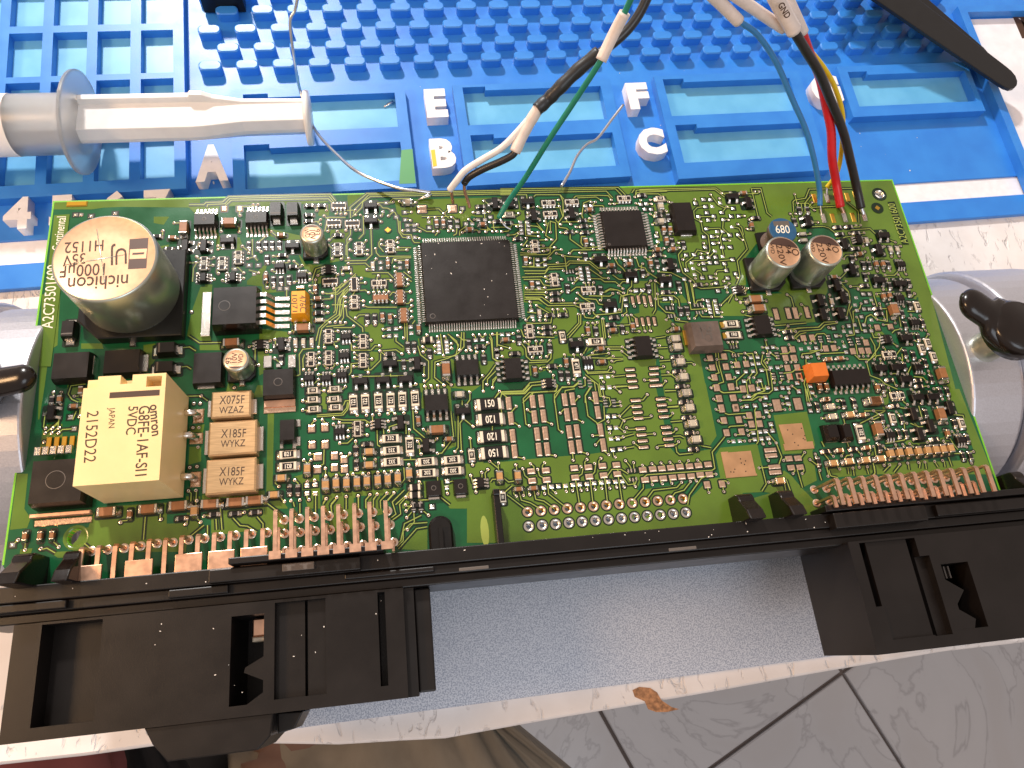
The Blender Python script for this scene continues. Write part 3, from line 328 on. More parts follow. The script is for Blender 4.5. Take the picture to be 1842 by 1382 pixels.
TRACES = {
'A2': "0,300 165,300 190,275 370,270 440,212 1560,185 1620,260;200,330 205,300 400,290 450,232 1550,205 1600,270;400,310 470,250 1540,235 1580,275;1500,595 1535,440 1730,440;1780,690 1735,750 1735,860;1842,1080 1760,1200 1640,1290 1480,1275;1842,1150 1690,1330;1842,1240 1760,1382;1842,1060 1700,1200 1600,1230;660,1020 770,1050;720,870 660,895;700,680 700,850 760,920;1520,970 1400,1010 1360,1130;470,1010 540,990 605,1055;40,1150 50,1000 90,940",
'A3': "65,450 60,330 245,178 900,160 1842,140;95,400 120,345 265,192 1842,158;85,430 190,330 200,270 285,210 1842,178;475,280 300,275;500,270 530,235 720,232;380,290 420,335 475,338 560,390 590,480 600,600 640,660 700,665;610,480 615,600 650,630 735,632 750,690 770,718 830,718;290,560 300,850 235,915 0,920;20,950 230,945 270,985 310,990;205,420 210,620 155,680;65,560 65,630 25,680 30,880;345,790 350,830 385,870 735,868;560,775 735,775;560,800 690,800;400,690 378,720 380,760 430,820;910,350 1040,345 1150,450;850,430 1160,430;800,540 905,595 985,597;1030,600 1000,640;1240,560 1235,620 1200,640;1350,530 1270,590 1270,640;520,950 540,890 735,885;300,1050 480,1050 540,1110;650,1040 740,1110;640,1080 740,1150;1600,580 1500,570;1620,550 1842,545",
'A4': "0,128 1300,108 1380,190;0,150 1270,125 1340,195;0,172 1170,150 1240,225;0,190 290,190 295,230;370,210 390,190 660,190 700,240;810,230 830,205 1080,195 1190,200 1225,245;850,225 1060,215 1110,250;545,480 610,500 620,680 550,760 550,830 520,850 220,855;640,280 660,340 690,430 640,500 650,550 730,560 760,590;660,190 690,260 695,430;550,485 553,600;480,600 400,500;530,495 500,640 570,685;770,620 770,680 910,780 1140,760;765,838 800,800 1140,795;620,838 740,870 900,880;240,985 480,990 520,960 730,950 760,920 990,925 1080,1000 1170,1000;260,1030 500,1030 540,985 740,975 770,945 980,945 1110,1050;270,1060 490,1060 530,1010 700,1005;280,1240 510,1240 680,1225;280,1265 508,1270;280,1290 480,1290 520,1325;280,1330 430,1335 480,1382;985,1010 1130,1110 1190,1112;1000,1115 1110,1120 1150,1150 1270,1150 1355,1225;1090,1270 1160,1265 1200,1240 1290,1240 1360,1275;850,1275 900,1320 1000,1382;1500,890 1530,980 1600,1000 1620,1040 1730,1110;1260,890 1300,960 1350,1000 1380,1040;1240,1075 1310,1125 1380,1125;1450,1140 1450,1200 1410,1240 1400,1290 1330,1310 1320,1382;0,600 90,590 130,520 220,520;100,635 160,630 240,570;275,480 280,640 425,650;320,530 410,540 480,600;300,690 250,760;430,690 520,687;220,830 400,840;370,880 370,980 240,985;420,960 480,930 600,800 670,797;240,1100 460,1095 540,1130;680,1330 690,1360;890,1040 860,1120 805,1170;1480,130 1450,170;1490,200 1500,140 1842,125;1480,215 1510,165 1842,150;920,470 900,420 920,280 1000,250;1040,485 680,490;980,400 1030,440;1000,310 1130,310 1150,340;910,750 890,720 895,650 940,650",
'A5': "0,130 840,115 950,195;0,150 830,130 940,215;0,180 210,180 240,200;1240,120 1340,120 1410,390 1460,430;1235,120 1310,430;785,190 870,300 930,330 1030,335;720,320 640,330 600,370 610,450 680,490 700,590 760,640 780,790 770,830 640,800 610,850;655,432 822,430;925,465 920,560 960,600 1000,635;740,565 880,560 925,590 890,660 930,870;1040,545 1100,560 1130,620 1170,720 1190,790 1080,920 1110,1090 1070,1180;1085,515 1130,550 1150,640;480,790 430,850 440,920 480,1050 600,1140 620,1180;500,1120 545,1382;560,1145 605,1382;200,1040 350,1050 490,1120;620,1200 680,1225 780,1220 950,1205;960,1025 860,1030 840,1065;580,920 740,910 780,870 835,810;880,920 1030,905;520,1010 510,940 600,870;620,1020 680,1060 690,1100;940,950 960,1025;980,1382 1030,1290",
'A6': "830,180 340,190 300,290 180,310 160,330 170,440;210,345 330,345 370,390 630,380;250,350 265,430;290,345 295,460;370,605 500,600 560,620 650,690;800,640 1010,625 1070,680;760,1095 700,1160 680,1170;1220,745 1290,775;640,780 730,720 870,700;760,330 880,430 890,560;1320,1100 1280,1140 1190,1140;870,1290 960,1240;700,1260 770,1320 790,1382",
'B1': "700,990 540,1010 510,1100 550,1160 620,1190;250,1330 280,1290;560,1382 600,1290",
'B2': "1842,130 1775,240 1750,400 1640,480 1560,560 1540,640 1525,700;1842,160 1800,250 1780,410 1680,480 1590,560 1570,640 1555,765;1842,200 1830,250 1800,420 1740,490;1842,60 1760,160 1640,180;1842,520 1640,540;1500,780 1380,790 1340,850 1350,1070 1310,1085;1400,850 1380,900 1385,1010;120,640 240,720 480,715;0,780 130,765 200,810;0,990 100,980 150,1010;100,1310 240,1305;260,1310 330,1360;1440,300 1490,290;1700,300 1842,300",
'B3': "0,330 20,300 25,0;10,430 70,370 70,150 160,60;75,435 110,380 110,180;135,260 150,360 320,490 325,540;0,490 190,490 225,475;340,250 380,265 700,265;785,440 790,600;810,440 815,640;690,580 690,640 770,700;930,690 960,790 1050,860 1050,1050 1010,1085;1210,820 1350,800 1380,680 1290,590;1215,790 1200,700 1180,560;1400,740 1415,540;1440,540 1440,700 1370,780 1260,830 1120,870 1115,1040 1220,1125;1720,560 1750,620 1760,830 1800,860 1842,860;1800,540 1805,700;420,950 520,850 520,750 690,735 755,780;340,960 420,955;415,740 460,690 510,693;195,660 200,740 410,740;225,1030 540,1025 790,1020;170,1015 195,980 195,890 280,880;1650,1195 1650,1080 1720,1000 1790,900;1697,1120 1700,1060 1790,970;1757,1155 1755,1110 1800,1040;0,90 100,0;290,80 350,75 390,107;620,140 650,100 690,100;1380,1040 1390,1100;1000,900 1000,1020;700,855 860,855;630,1000 630,1030;870,450 900,410;1260,560 1360,640 1370,690;110,1350 130,1300 220,1290",
'B4': "390,160 630,160;390,185 600,185 640,215;390,215 580,215 680,285 930,280 968,240;390,240 550,240 650,310 940,305 1000,330;975,170 1040,230 1180,240 1210,290 1260,300;985,400 990,500 860,640;1010,400 1010,510 880,660;1040,400 1060,440 1150,450 1190,410 1330,400 1460,380 1480,200 1560,180;500,505 680,500 690,430;1240,455 1265,690;1260,455 1285,670;1040,840 1080,770;1080,870 1110,855 1320,835;1280,765 1460,765;1320,790 1450,790;1130,885 1300,890 1370,870;1300,895 1480,890;1370,935 1400,915 1480,905;1070,1020 1090,1045 1310,1035 1340,995;1050,1000 1090,1060 1370,1045;1060,1070 1200,1180 1220,1310 1310,1330;600,1145 450,1160 370,1250 120,1260 60,1330;600,1180 470,1190 380,1275 130,1280;730,1175 755,1190 740,1250 480,1270 370,1382;990,1150 930,1200 800,1215 720,1290 720,1382;1055,1110 1060,1190 1010,1210;1115,1210 1060,1300 1060,1382;1120,1140 1160,1150 1175,1250;90,600 90,740 230,780;0,660 20,690 40,890 90,920;350,570 380,650 720,660;440,940 640,930 680,890 685,830;350,720 400,780 410,870 460,915 640,910;40,1210 40,1130 80,1090;380,20 560,20 600,80 670,90;900,150 960,105 1010,105;1100,200 1330,205 1370,175;1280,150 1340,120 1430,140 1480,170;410,500 500,505;420,380 520,390;525,310 660,390;1510,320 1520,380 1470,415;1540,420 1560,520;1400,530 1560,520;1380,1090 1500,1080;1390,1200 1520,1195",
'B5': "200,120 210,240 290,320 380,330 400,410 540,430;170,0 180,290 150,340;240,130 380,140 430,180 445,260;520,0 555,200 570,290 750,280;580,0 610,230;900,240 1020,120;690,185 640,190 620,230;805,200 830,370 900,370;670,340 690,370 800,372;840,750 850,900 880,990 840,1000;870,760 880,900 930,1090 870,1110;880,740 990,745 1050,770;1080,780 1250,775 1300,990 1262,1040;890,1190 930,1210 1140,1195;1180,980 1070,1080 1080,1155;1250,985 1210,1040 1225,1110;1360,790 1345,880 1400,950 1430,1130;1400,830 1370,860 1450,990 1470,1180 1430,1215 1300,1220 1220,1260;1340,1080 1375,1190 1260,1230;1110,1293 1250,1290 1310,1255 1390,1255;1550,780 1640,775 1670,750;1590,995 1690,980 1740,935;1540,520 1842,490;1730,600 1780,560 1842,545;180,605 290,590;190,715 310,710;220,860 340,850;240,1015 370,1010;280,1190 400,1185;310,1370 430,1365;1160,350 1240,370;1490,470 1842,440;1180,1090 1200,1240;1410,730 1420,780;1060,830 1075,880",
'B6': "0,540 90,495 320,485 380,430 520,425;40,600 110,530 340,510 390,460 530,440;570,0 650,90 670,200 630,370 600,400;690,250 660,300 700,430 715,570 640,580;745,300 700,310 710,430;790,225 775,280 740,300;755,385 795,520 840,525;825,460 850,370 900,345 960,400 1080,420 1070,300;270,600 300,560 380,555 410,580;350,650 350,740;220,750 340,740;130,810 140,780 240,770 310,745;330,780 620,765;720,790 770,840 890,840 990,700 1000,600 930,600 900,520;440,650 500,648;730,670 750,790;890,600 940,690 950,790 850,870;850,870 890,1020 1000,1060 1050,1110 1190,1170;940,840 960,800 1010,795;180,840 190,990 160,1110 220,1310;240,960 190,1120 240,1280;1210,370 1230,480;1300,310 1380,310;1180,790 1240,710;1240,780 1250,850;1340,920 1300,1003;1370,1030 1470,1040 1520,1090;1130,550 1160,520 1220,505;960,280 1070,280;930,130 960,230 970,270",
'C3': "0,370 290,350 340,290 360,200;0,350 280,330 330,270 340,210;190,390 290,405 530,405 590,440;250,437 390,437;345,530 350,495 400,490;557,467 550,430;255,663 340,660 400,605;665,520 670,680 700,700;735,500 740,560;795,530 800,480 890,450;985,450 985,560;1060,300 1070,500 1190,600;1080,605 1140,610 1170,650;950,845 1090,840;1035,800 1035,840;1480,310 1510,600 1380,770 1330,775;1560,360 1560,710 1527,755;1610,400 1580,440 1597,755;1605,190 1605,240;1690,100 1690,180 1640,250;455,1250 460,1382;590,1230 540,1290 545,1382;667,1225 625,1290 625,1382;775,1215 700,1300 705,1382;852,1210 780,1290;105,1275 70,1320;220,1262 160,1330 160,1382;960,930 970,1060 900,1140;1120,1290 1240,1285;1370,1260 1470,1340;1420,1100 1500,1080;1050,1160 980,1240 870,1340;0,80 100,80;80,730 75,890 20,920",
'C4': "310,160 350,100 620,95 690,15;370,160 380,120 640,115 720,20;690,470 650,450 620,170 690,100 980,90 1000,20;720,130 730,100 960,85;1050,540 1010,510 965,170 1050,40 1180,40 1230,0;1080,110 1085,80 1190,60;1440,440 1335,360 1305,140 1380,30;870,420 937,452;1220,400 1278,430;910,790 975,800;1270,760 1330,780;550,815 630,830;1460,0 1480,140 1570,160 1590,230 1570,260;1460,195 1500,200;1510,250 1520,400 1430,450;1690,362 1800,250 1842,240;1690,490 1730,400 1842,370;1690,600 1842,560;1720,720 1842,700;617,945 640,1020 690,1060;782,950 800,1020 850,1050;1280,940 1270,1000 1210,1040;1420,900 1410,980 1370,1020;1200,1070 1240,1320;1360,1060 1390,1320;1520,1040 1550,1310;1670,1030 1710,1290;890,1100 900,1220 1080,1360;740,1190 760,1280 850,1300 960,1380;575,1200 600,1290 700,1320 800,1380;440,1230 640,1382;260,1090 280,1060 320,1060;410,1050 460,1090 520,1080;1550,1020 1600,950 1700,950 1780,1000;420,1200 500,1130;165,985 165,1050;42,1020 60,1090 100,1130;380,280 385,470;1620,45 1800,30;280,470 280,520",
'C5': "710,700 720,760 750,785 900,770;590,80 700,80;620,260 740,250;650,425 780,415;680,585 760,580 800,600;1250,590 1110,760 1140,940 1110,960 390,1010 330,1060;350,1110 350,1160 240,1290;773,1092 720,1150 460,1180 400,1260;870,1090 800,1180 700,1210 670,1250;1080,1005 990,1050 860,1230 840,1340;1290,490 1310,475 1480,465;1430,190 1540,180 1610,110 1690,85 1700,20;1490,520 1600,510 1580,300 1600,250;1200,90 1230,105 1440,95;1250,330 1290,345 1490,330;1610,520 1620,640 1600,670;1770,300 1700,310;155,855 200,910 220,950;243,875 245,940;0,950 60,950 180,1120 260,1110 280,1060;990,690 1100,710",
'C6': "500,0 520,130;480,0 500,140;660,580 690,640;945,590 960,640;690,720 740,780;920,760 940,735 990,730;1245,640 1260,740;1230,820 1250,930 1220,960;630,910 660,1010;950,870 960,940;1010,880 1020,960;1160,870 1180,940;390,890 450,1090;160,600 220,750 190,830;0,1130 50,1050 0,850;250,1040 270,1140;270,1000 360,1250;1050,400 1350,250 1360,240 1130,245;60,480 160,597;100,300 50,245;1345,450 1400,410;1640,380 1740,420;1500,200 1600,220;1230,340 1300,310;740,900 760,960 840,980",
'C7': "210,640 430,600 470,560;970,300 1120,310 1130,340;960,570 1030,680 1060,710;1010,760 1080,755;610,930 620,860;690,940 680,860;790,860 830,920;900,850 910,920;950,800 990,910;80,900 90,980;260,900 190,970;380,890 310,980;480,880 490,950;550,400 600,450 650,440;600,200 640,340;430,410 440,500",
'D1': "1205,230 1190,420;1690,300 1580,390;1720,300 1720,380;350,500 390,490 460,530;770,510 700,450",
'D2': "180,330 240,395 300,400 380,450;380,320 430,380 430,440;450,200 620,330;680,200 690,240;735,210 735,290;865,130 865,290;950,180 925,220;1040,170 990,230 1000,290;1118,160 1118,260;1220,150 1220,270;1318,140 1280,180 1280,250;1375,140 1340,180;1460,130 1400,190;1515,130 1460,190;1600,100 1500,200 1530,300 1490,330;1640,130 1560,220 1570,300 1500,350;1740,310 1600,380 1570,520 1530,550;1790,370 1650,380 1590,440 1590,520 1540,570;1790,405 1700,420 1550,590;70,170 90,430;40,340 45,430",
}
# ------------------------------------------------------------------ circuit board
from mathutils.geometry import tessellate_polygon
board = thing('circuit_board', 'green control circuit board crowded with chips, clamped between two aluminium jaws', 'circuit board', mtx=BOARD)
def vb(view, x, y, z=0.0): return ab(*px(view, x, y), z)
def circ(cx, cy, r, n=16): return [(cx+r*math.cos(2*math.pi*i/n), cy+r*math.sin(2*math.pi*i/n)) for i in range(n)]
def inside(p, poly):
    c = False; j = len(poly)-1
    for i in range(len(poly)):
        a, b = poly[i], poly[j]
        if (a[1] > p[1]) != (b[1] > p[1]) and p[0] < (b[0]-a[0])*(p[1]-a[1])/(b[1]-a[1])+a[0]: c = not c
        j = i
    return c
HOLES = [(9.4775+.2652*k, -7.8275, .052) for k in range(13)] + [(9.4865+.2640*k, -7.545, .05) for k in range(13)]
hl = ab(137, 967); hr = ab(1581.5, 350); HOLES += [(hl.x, hl.y, .155), (hr.x, hr.y, .12)]
def holed(b, poly, z, m, down=False):
    loops = [[Vector((p[0], p[1], z)) for p in poly]]
    for h in HOLES:
        if inside(h, poly) and all(inside(q, poly) for q in circ(h[0], h[1], h[2]+.03, 6)): loops.append([Vector((x, y, z)) for x, y in circ(h[0], h[1], h[2])])
    n = b.add([v for l in loops for v in l]); V_ = [v for l in loops for v in l]
    for t in tessellate_polygon(loops):
        a, c, d = (V_[i] for i in t); up = (c-a).cross(d-a).z > 0
        b.face(tuple(n+i for i in (t if up != down else t[::-1])), m)
W = 19.597
outline = [(0.0, 0.0), (W, 0.0), (W, -8.62), (.32, -8.62), (.32, -8.12), (.02, -7.72)]
b = MBd(); holed(b, outline, 0, 0); holed(b, outline, -.16, 0, True)
for l, mm in [(outline, 1)]+[(circ(h[0], h[1], h[2]), 2) for h in HOLES]:
    n0 = b.add([(p[0], p[1], 0) for p in l]+[(p[0], p[1], -.16) for p in l]); k = len(l)
    for i in range(k): j = (i+1) % k; b.face((n0+i, n0+k+i, n0+k+j, n0+j), mm)
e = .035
for r in [(0,0,W,-e), (0,-e,e,-7.7), (W-e,-e,W,-8.0)]:  # bare rim strips, glow of the translucent edge put into their bright colour
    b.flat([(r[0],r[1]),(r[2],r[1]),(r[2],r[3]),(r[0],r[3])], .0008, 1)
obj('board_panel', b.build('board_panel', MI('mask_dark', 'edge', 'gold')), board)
pour_polys = []
b = MBd(); k = 0
for view, ls in POUR.items():
    for s in ls:
        P = [vb(view, *map(float, q.split(','))) for q in s.split()]; P = [(min(max(p.x, .04), W-.04), min(p.y, -.04)) for p in P]
        pour_polys.append(P); holed(b, P, .0014+k*.00002, 0); k += 1
obj('copper_pour', b.build('copper_pour', MI('mask_light')), board, kind='stuff')
# components and pads are collected first: positions, clearances, terminals
COMP = []; PADS = []; VIAS = []; TERM = []; CLEAR = []
SMALL = {'p': (.085,.075), 'q': (.085,.036), 'qv': (.036,.085)}
COPP = {'P': (.125,.145), 'Pw': (.155,.11), 'P8': (.2,.2), 'F': (.105,.275), 'f': (.062,.2), 'B': (.205,.055), 'PB': (.17,.26), 'Bc': (.26,.085)}
for view, s in PARTS.items():
    for line in s.replace('\n', '').split('|'):
        kind, *its = line.split()
        for it in its:
            a = it.split(','); p = vb(view, float(a[0]), float(a[1]), .0 if kind == 'o' or kind in SMALL or kind in COPP else .04)
            if kind == 'o': VIAS.append((p.x, p.y))
            elif kind in SMALL: PADS.append((p.x, p.y)+SMALL[kind]); TERM.append((p.x, p.y))
            else: COMP.append((kind, p.x, p.y, a[2:]))
# ------------------------------------------------------------------ small component meshes (shared)
def m_chip(L, Wd, H, body, end, e, pad, top=None, big=False):
    b = MBd(); g = .004
    b.cbox(-L/2+e, L/2-e, -Wd/2+g, Wd/2-g, .006, H-(.004 if not top else 0), .006, 0)
    for s in (-1, 1):
        x0, x1 = sorted((s*L/2, s*(L/2-e))); b.cbox(x0, x1, -Wd/2, Wd/2, .004, H, .008, 1)
        xa, xb = s*L/2, s*(L/2+pad); w2 = Wd/2*1.02
        V_ = [(xa,-w2,.002),(xb,-w2,.002),(xb,w2,.002),(xa,w2,.002),(xa,-w2*.9,H*.7),(xb-s*pad*.5,-w2*.9,H*.22),(xb-s*pad*.5,w2*.9,H*.22),(xa,w2*.9,H*.7),(xb,-w2,.006),(xb,w2,.006)]
        n = b.add(V_)
        for q in ((4,5,6,7),(5,8,9,6),(8,1,2,9),(0,1,8,5),(0,5,4,4),(3,6,9,2),(3,7,6,6)):
            q = list(dict.fromkeys(q)); q = q if s > 0 else q[::-1]; b.face(tuple(n+i for i in q), 2, True)
    if top: b.box(-L/2+e*top[0], L/2-e*top[0], -Wd/2+top[1], Wd/2-top[1], H-.004, H+.003, 3, bottom=False)
    return b.build('chip', MI(body, end, 'tin', 'res'))
def gull(b, x, y0, dy, zt, w_, m, foot, up=None):      # bent lead leaving the body at y0 toward +-dy
    s = 1 if dy > 0 else -1; t = .018; y1 = y0+s*abs(dy)*.38; y2 = y0+dy
    pr = [(y0, zt), (y1, zt), (y1+s*.05, foot+t), (y2, foot+t), (y2, foot), (y1+s*.035, foot), (y1-s*.01, zt-t), (y0, zt-t)]
    n = b.add([(x-w_/2, y, z) for y, z in pr]+[(x+w_/2, y, z) for y, z in pr]); k = len(pr)
    for i in range(k):
        j = (i+1) % k; q = (n+i, n+j, n+k+j, n+k+i); b.face(q if s < 0 else q[::-1], m)
    for q in ((0,1,6,7),(1,2,5,6),(2,3,4,5)):
        b.face(tuple(n+i for i in (q if s > 0 else q[::-1])), m); b.face(tuple(n+k+i for i in (q[::-1] if s > 0 else q)), m)
    b.box(x-w_*.7, x+w_*.7, min(y1+s*.03, y2+s*.025), max(y1+s*.03, y2+s*.025), .001, .008, m)
def m_sot():
    b = MBd(); b.cbox(-.145, .145, -.065, .065, .012, .105, .012, 0, draft=.006)
    gull(b, 0, .06, .085, .06, .048, 1, .004)
    for x in (-.095, .095): gull(b, x, -.06, -.085, .06, .048, 1, .004)
    return b.build('transistor', MI('epoxy', 'tin'))
def m_sot6():
    b = MBd(); b.cbox(-.1, .1, -.062, .062, .012, .095, .012, 0, draft=.005)
    for x in (-.066, 0, .066):
        gull(b, x, .058, .075, .05, .03, 1, .004); gull(b, x, -.058, -.075, .05, .03, 1, .004)
    return b.build('transistor_array', MI('epoxy', 'tin'))
def m_arr(body, H, n=4, top=True):
    b = MBd(); b.cbox(-.16, .16, -.066, .066, .006, H, .005, 0)
    for i in range(n):
        x = -.122+.0813*i; w_ = .026
        for s in (-1, 1):
            y0, y1 = sorted((s*.052, s*.083)); b.cbox(x-w_, x+w_, y0, y1, .003, H+.003, .008, 1); y0, y1 = sorted((s*.083, s*.112)); b.cbox(x-w_, x+w_, y0, y1, .001, H*.45, .012, 1)
    if top: b.box(-.145, .145, -.046, .046, H-.002, H+.004, 2, bottom=False)
    return b.build('array', MI(body, 'tin', 'res'))
def m_diode(L=.36, Wd=.24, H=.21):
    b = MBd(); b.cbox(-L/2, L/2, -Wd/2, Wd/2, .02, H, .012, 0, draft=.012, cz=.08)
    for s in (-1, 1):
        x0, x1 = sorted((s*L/2, s*(L/2+.03))); b.box(x0, x1, -.07, .07, .02, H*.5, 1)
        x0, x1 = sorted((s*(L/2-.02), s*(L/2+.1))); b.cbox(x0, x1, -.085, .085, .001, .03, .012, 1)
    b.box(-L/2+.05, -L/2+.08, -Wd/2+.02, Wd/2-.02, H-.002, H+.0015, 2, bottom=False)
    return b.build('diode', MI('epoxy', 'tin', 'mark'))
def m_body(L, Wd, H, c=.018, mk=True):
    b = MBd(); b.cbox(-L/2, L/2, -Wd/2, Wd/2, .015, H, c, 0, draft=.014, cz=H*.5)
    return b.build('chip_body', MI('epoxy', 'mark'))
def m_lead(zt, dy, w_, m='tin'):
    b = MBd(); gull(b, 0, 0, dy, zt, w_, 0, .004); return b.build('lead', MI(m))
KIND = {
 'r': ('chip_resistor', m_chip(.165,.085,.05,'res','tin',.036,.035), (.24,.1)),
 'w': ('chip_resistor', m_chip(.165,.085,.055,'cap_grey','tin',.04,.035), (.24,.1)),
 'R8': ('chip_resistor', m_chip(.2,.125,.055,'ceramic','ceramic',.036,.045,(1.0,.018)), (.3,.15)),
 'R12': ('chip_resistor', m_chip(.32,.16,.058,'ceramic','ceramic',.05,.06,(1.12,.018)), (.46,.19)),
 'R20': ('chip_resistor', m_chip(.5,.235,.06,'res','ceramic',.07,.05,(1.0,.004)), (.62,.27)),
 'Rk': ('chip_resistor', m_chip(.2,.12,.08,'res','ceramic',.045,.04), (.3,.14)),
 'c': ('chip_capacitor', m_chip(.16,.085,.085,'cap_brown','tin',.034,.035), (.24,.1)),
 'C': ('chip_capacitor', m_chip(.2,.125,.12,'cap_tan','tin',.034,.045), (.3,.15)),
 'K': ('chip_capacitor', m_chip(.32,.165,.15,'cap_brown','tin',.045,.06), (.45,.19)),
 'g': ('chip_capacitor', m_chip(.2,.125,.1,'cap_grey','tin',.05,.035), (.3,.15)),
 'G': ('chip_capacitor', m_chip(.2,.145,.13,'cap_grey','tin',.038,.05), (.32,.17)),
 's': ('transistor', m_sot(), (.31,.34)), 'x': ('transistor_array', m_sot6(), (.22,.3)),
 'a': ('resistor_array', m_arr('ceramic', .05), (.34,.24)), 'k': ('capacitor_array', m_arr('cap_brown', .085, top=False), (.34,.24)),
 'd': ('diode', m_diode(), (.58,.27)),
}
SO8B = m_body(.49, .37, .16); SO8L = m_lead(.085, .13, .042)
ROT = {'h': 0, 'v': math.pi/2, 'u': 0, 'd': math.pi, 'l': math.pi/2, 'r': -math.pi/2}
def mark(parent, s, width, z, rz=0.0, m='white_ink', loc=(0,0), tall=1.35):
    me = text_mesh(s, 1.0, m, bold=.012); wd = max(v.co.x for v in me.vertices)-min(v.co.x for v in me.vertices)
    o = obj('printed_marking', me, parent, (loc[0], loc[1], z), rz); k = width/wd; o.scale = (k, k*tall, 1); return o
def leads_row(parent, me, pts, rz):
    for x, y in pts: obj('lead', me, parent, (x, y, 0), rz)
for kind, x, y, ex in COMP:
    if kind in COPP:
        w_, h_ = COPP[kind]; key = 'pad_'+kind
        if key not in TXT:
            b = MBd(); b.cbox(-w_/2, w_/2, -h_/2, h_/2, .001, .011, min(w_,h_)*.22, 0, cz=.008); TXT[key] = b.build('solder_pad', MI('pad'))
        obj('solder_pad', TXT[key], board, (x, y, .004)); CLEAR.append((x, y, w_+.065, h_+.065))
        TERM += [(x, y-h_*.4), (x, y+h_*.4)] if h_ > w_ else [(x-w_*.4, y), (x+w_*.4, y)]
        continue
    if kind[:3] == 'so8':
        o = obj('integrated_circuit', SO8B, board, (x, y, .004), ROT[kind[3]])
        for i in range(4):
            obj('lead', SO8L, o, (-.1905+.127*i, .185, 0)); obj('lead', SO8L, o, (-.1905+.127*i, -.185, 0), math.pi)
            for s in (-1, 1):
                u, v = -.1905+.127*i, s*.3; TERM.append((x+u, y+v) if kind[3] == 'h' else (x-v, y+u))
        CLEAR.append((x, y) + ((.52, .72) if kind[3] == 'h' else (.72, .52))); continue
    base, ori = kind[:-1], kind[-1]; name, me, (cw, ch) = KIND[base]; rz = ROT[ori]
    o = obj(name, me, board, (x, y, .004), rz+random.uniform(-.025, .025))
    if ori in 'vlr': cw, ch = ch, cw
    CLEAR.append((x, y, cw+.05, ch+.05))
    if base in 'rwcCKgGR8R12Rk':
        TERM += [(x-cw*.42, y), (x+cw*.42, y)] if cw > ch else [(x, y-ch*.42), (x, y+ch*.42)]
    elif base in 'axk':
        for t in (-.12, -.04, .04, .12) if base != 'x' else (-.066, 0, .066):
            for s in (-.105, .105): TERM.append((x+t, y+s) if ori == 'h' else (x+s, y+t))
    elif base == 's':
        c, s_ = math.cos(rz), math.sin(rz)
        for u, v in ((0,.13), (-.095,-.13), (.095,-.13)): TERM.append((x+u*c-v*s_, y+u*s_+v*c))
    if ex and ex[0]:
        fl = ex[1] if len(ex) > 1 else ''; r2 = {'': 0, 'f': math.pi, 'u': 0, 'r': math.pi}[fl]
        wd = {'R8': .07, 'R12': .125, 'R20': .19, 'a': .11}[base]; zz = {'R8': .0595, 'R12': .0625, 'R20': .0645, 'a': .0555}[base]
        mark(o, ex[0], wd, zz, r2, tall=1.25 if base != 'R20' else 1.5)
# ------------------------------------------------------------------ flat copper work: clearances, traces, vias, pads
lines = []
for view, s in TRACES.items():
    for t in s.split(';'):
        P = [vb(view, *map(float, q.split(','))) for q in t.split()]; lines.append([(p.x, p.y) for p in P])
def near_line(p, r):
    for l in lines:
        for q in (l[0], l[-1]):
            if abs(q[0]-p[0]) < r and abs(q[1]-p[1]) < r: return True
    return False
for v in VIAS:
    if near_line(v, .06): continue
    best = min(TERM, key=lambda t: (t[0]-v[0])**2+(t[1]-v[1])**2); d = math.hypot(best[0]-v[0], best[1]-v[1])
    if .06 < d < .42:
        dx, dy = best[0]-v[0], best[1]-v[1]; k = min(abs(dx), abs(dy))
        mid = (v[0]+math.copysign(k, dx), v[1]+math.copysign(k, dy)); lines.append([v, mid, best])
# free terminals get a short escape with a via of its own
free = [t for t in TERM if not near_line(t, .09)]; random.shuffle(free)
for t in free[:260]:
    a = random.choice([(1,0),(-1,0),(0,1),(0,-1),(.7,.7),(-.7,.7)]); r = random.uniform(.12, .24); q = (t[0]+a[0]*r, t[1]+a[1]*r)
    if not (.1 < q[0] < W-.1 and -7.4 < q[1] < -.15): continue
    if any(abs(q[0]-c[0]) < c[2]/2+.03 and abs(q[1]-c[1]) < c[3]/2+.03 for c in CLEAR) or any(abs(q[0]-v[0]) < .09 and abs(q[1]-v[1]) < .09 for v in VIAS): continue
    VIAS.append(q); lines.append([t, q])
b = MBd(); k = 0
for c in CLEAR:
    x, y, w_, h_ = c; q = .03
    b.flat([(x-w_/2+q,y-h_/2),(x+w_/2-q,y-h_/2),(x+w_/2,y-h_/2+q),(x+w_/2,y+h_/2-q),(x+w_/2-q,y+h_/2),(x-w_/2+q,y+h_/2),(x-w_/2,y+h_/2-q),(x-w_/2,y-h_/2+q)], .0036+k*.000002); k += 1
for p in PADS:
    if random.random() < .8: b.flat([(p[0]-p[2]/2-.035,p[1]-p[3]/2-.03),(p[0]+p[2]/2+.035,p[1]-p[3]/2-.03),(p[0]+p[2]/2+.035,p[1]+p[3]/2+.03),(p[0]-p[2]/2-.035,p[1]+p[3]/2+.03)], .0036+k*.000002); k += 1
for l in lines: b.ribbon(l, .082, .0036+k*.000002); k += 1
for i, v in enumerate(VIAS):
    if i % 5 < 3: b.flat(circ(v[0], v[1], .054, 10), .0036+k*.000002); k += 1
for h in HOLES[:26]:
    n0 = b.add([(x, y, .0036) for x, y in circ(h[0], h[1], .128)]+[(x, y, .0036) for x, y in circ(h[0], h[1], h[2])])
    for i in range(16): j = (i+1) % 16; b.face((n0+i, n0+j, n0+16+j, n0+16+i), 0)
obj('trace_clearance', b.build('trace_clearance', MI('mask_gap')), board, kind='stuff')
b = MBd(); k = 0
for l in lines: b.ribbon(l, .018, .0085+k*.000002); k += 1
obj('copper_trace', b.build('copper_trace', MI('trace')), board, kind='stuff')
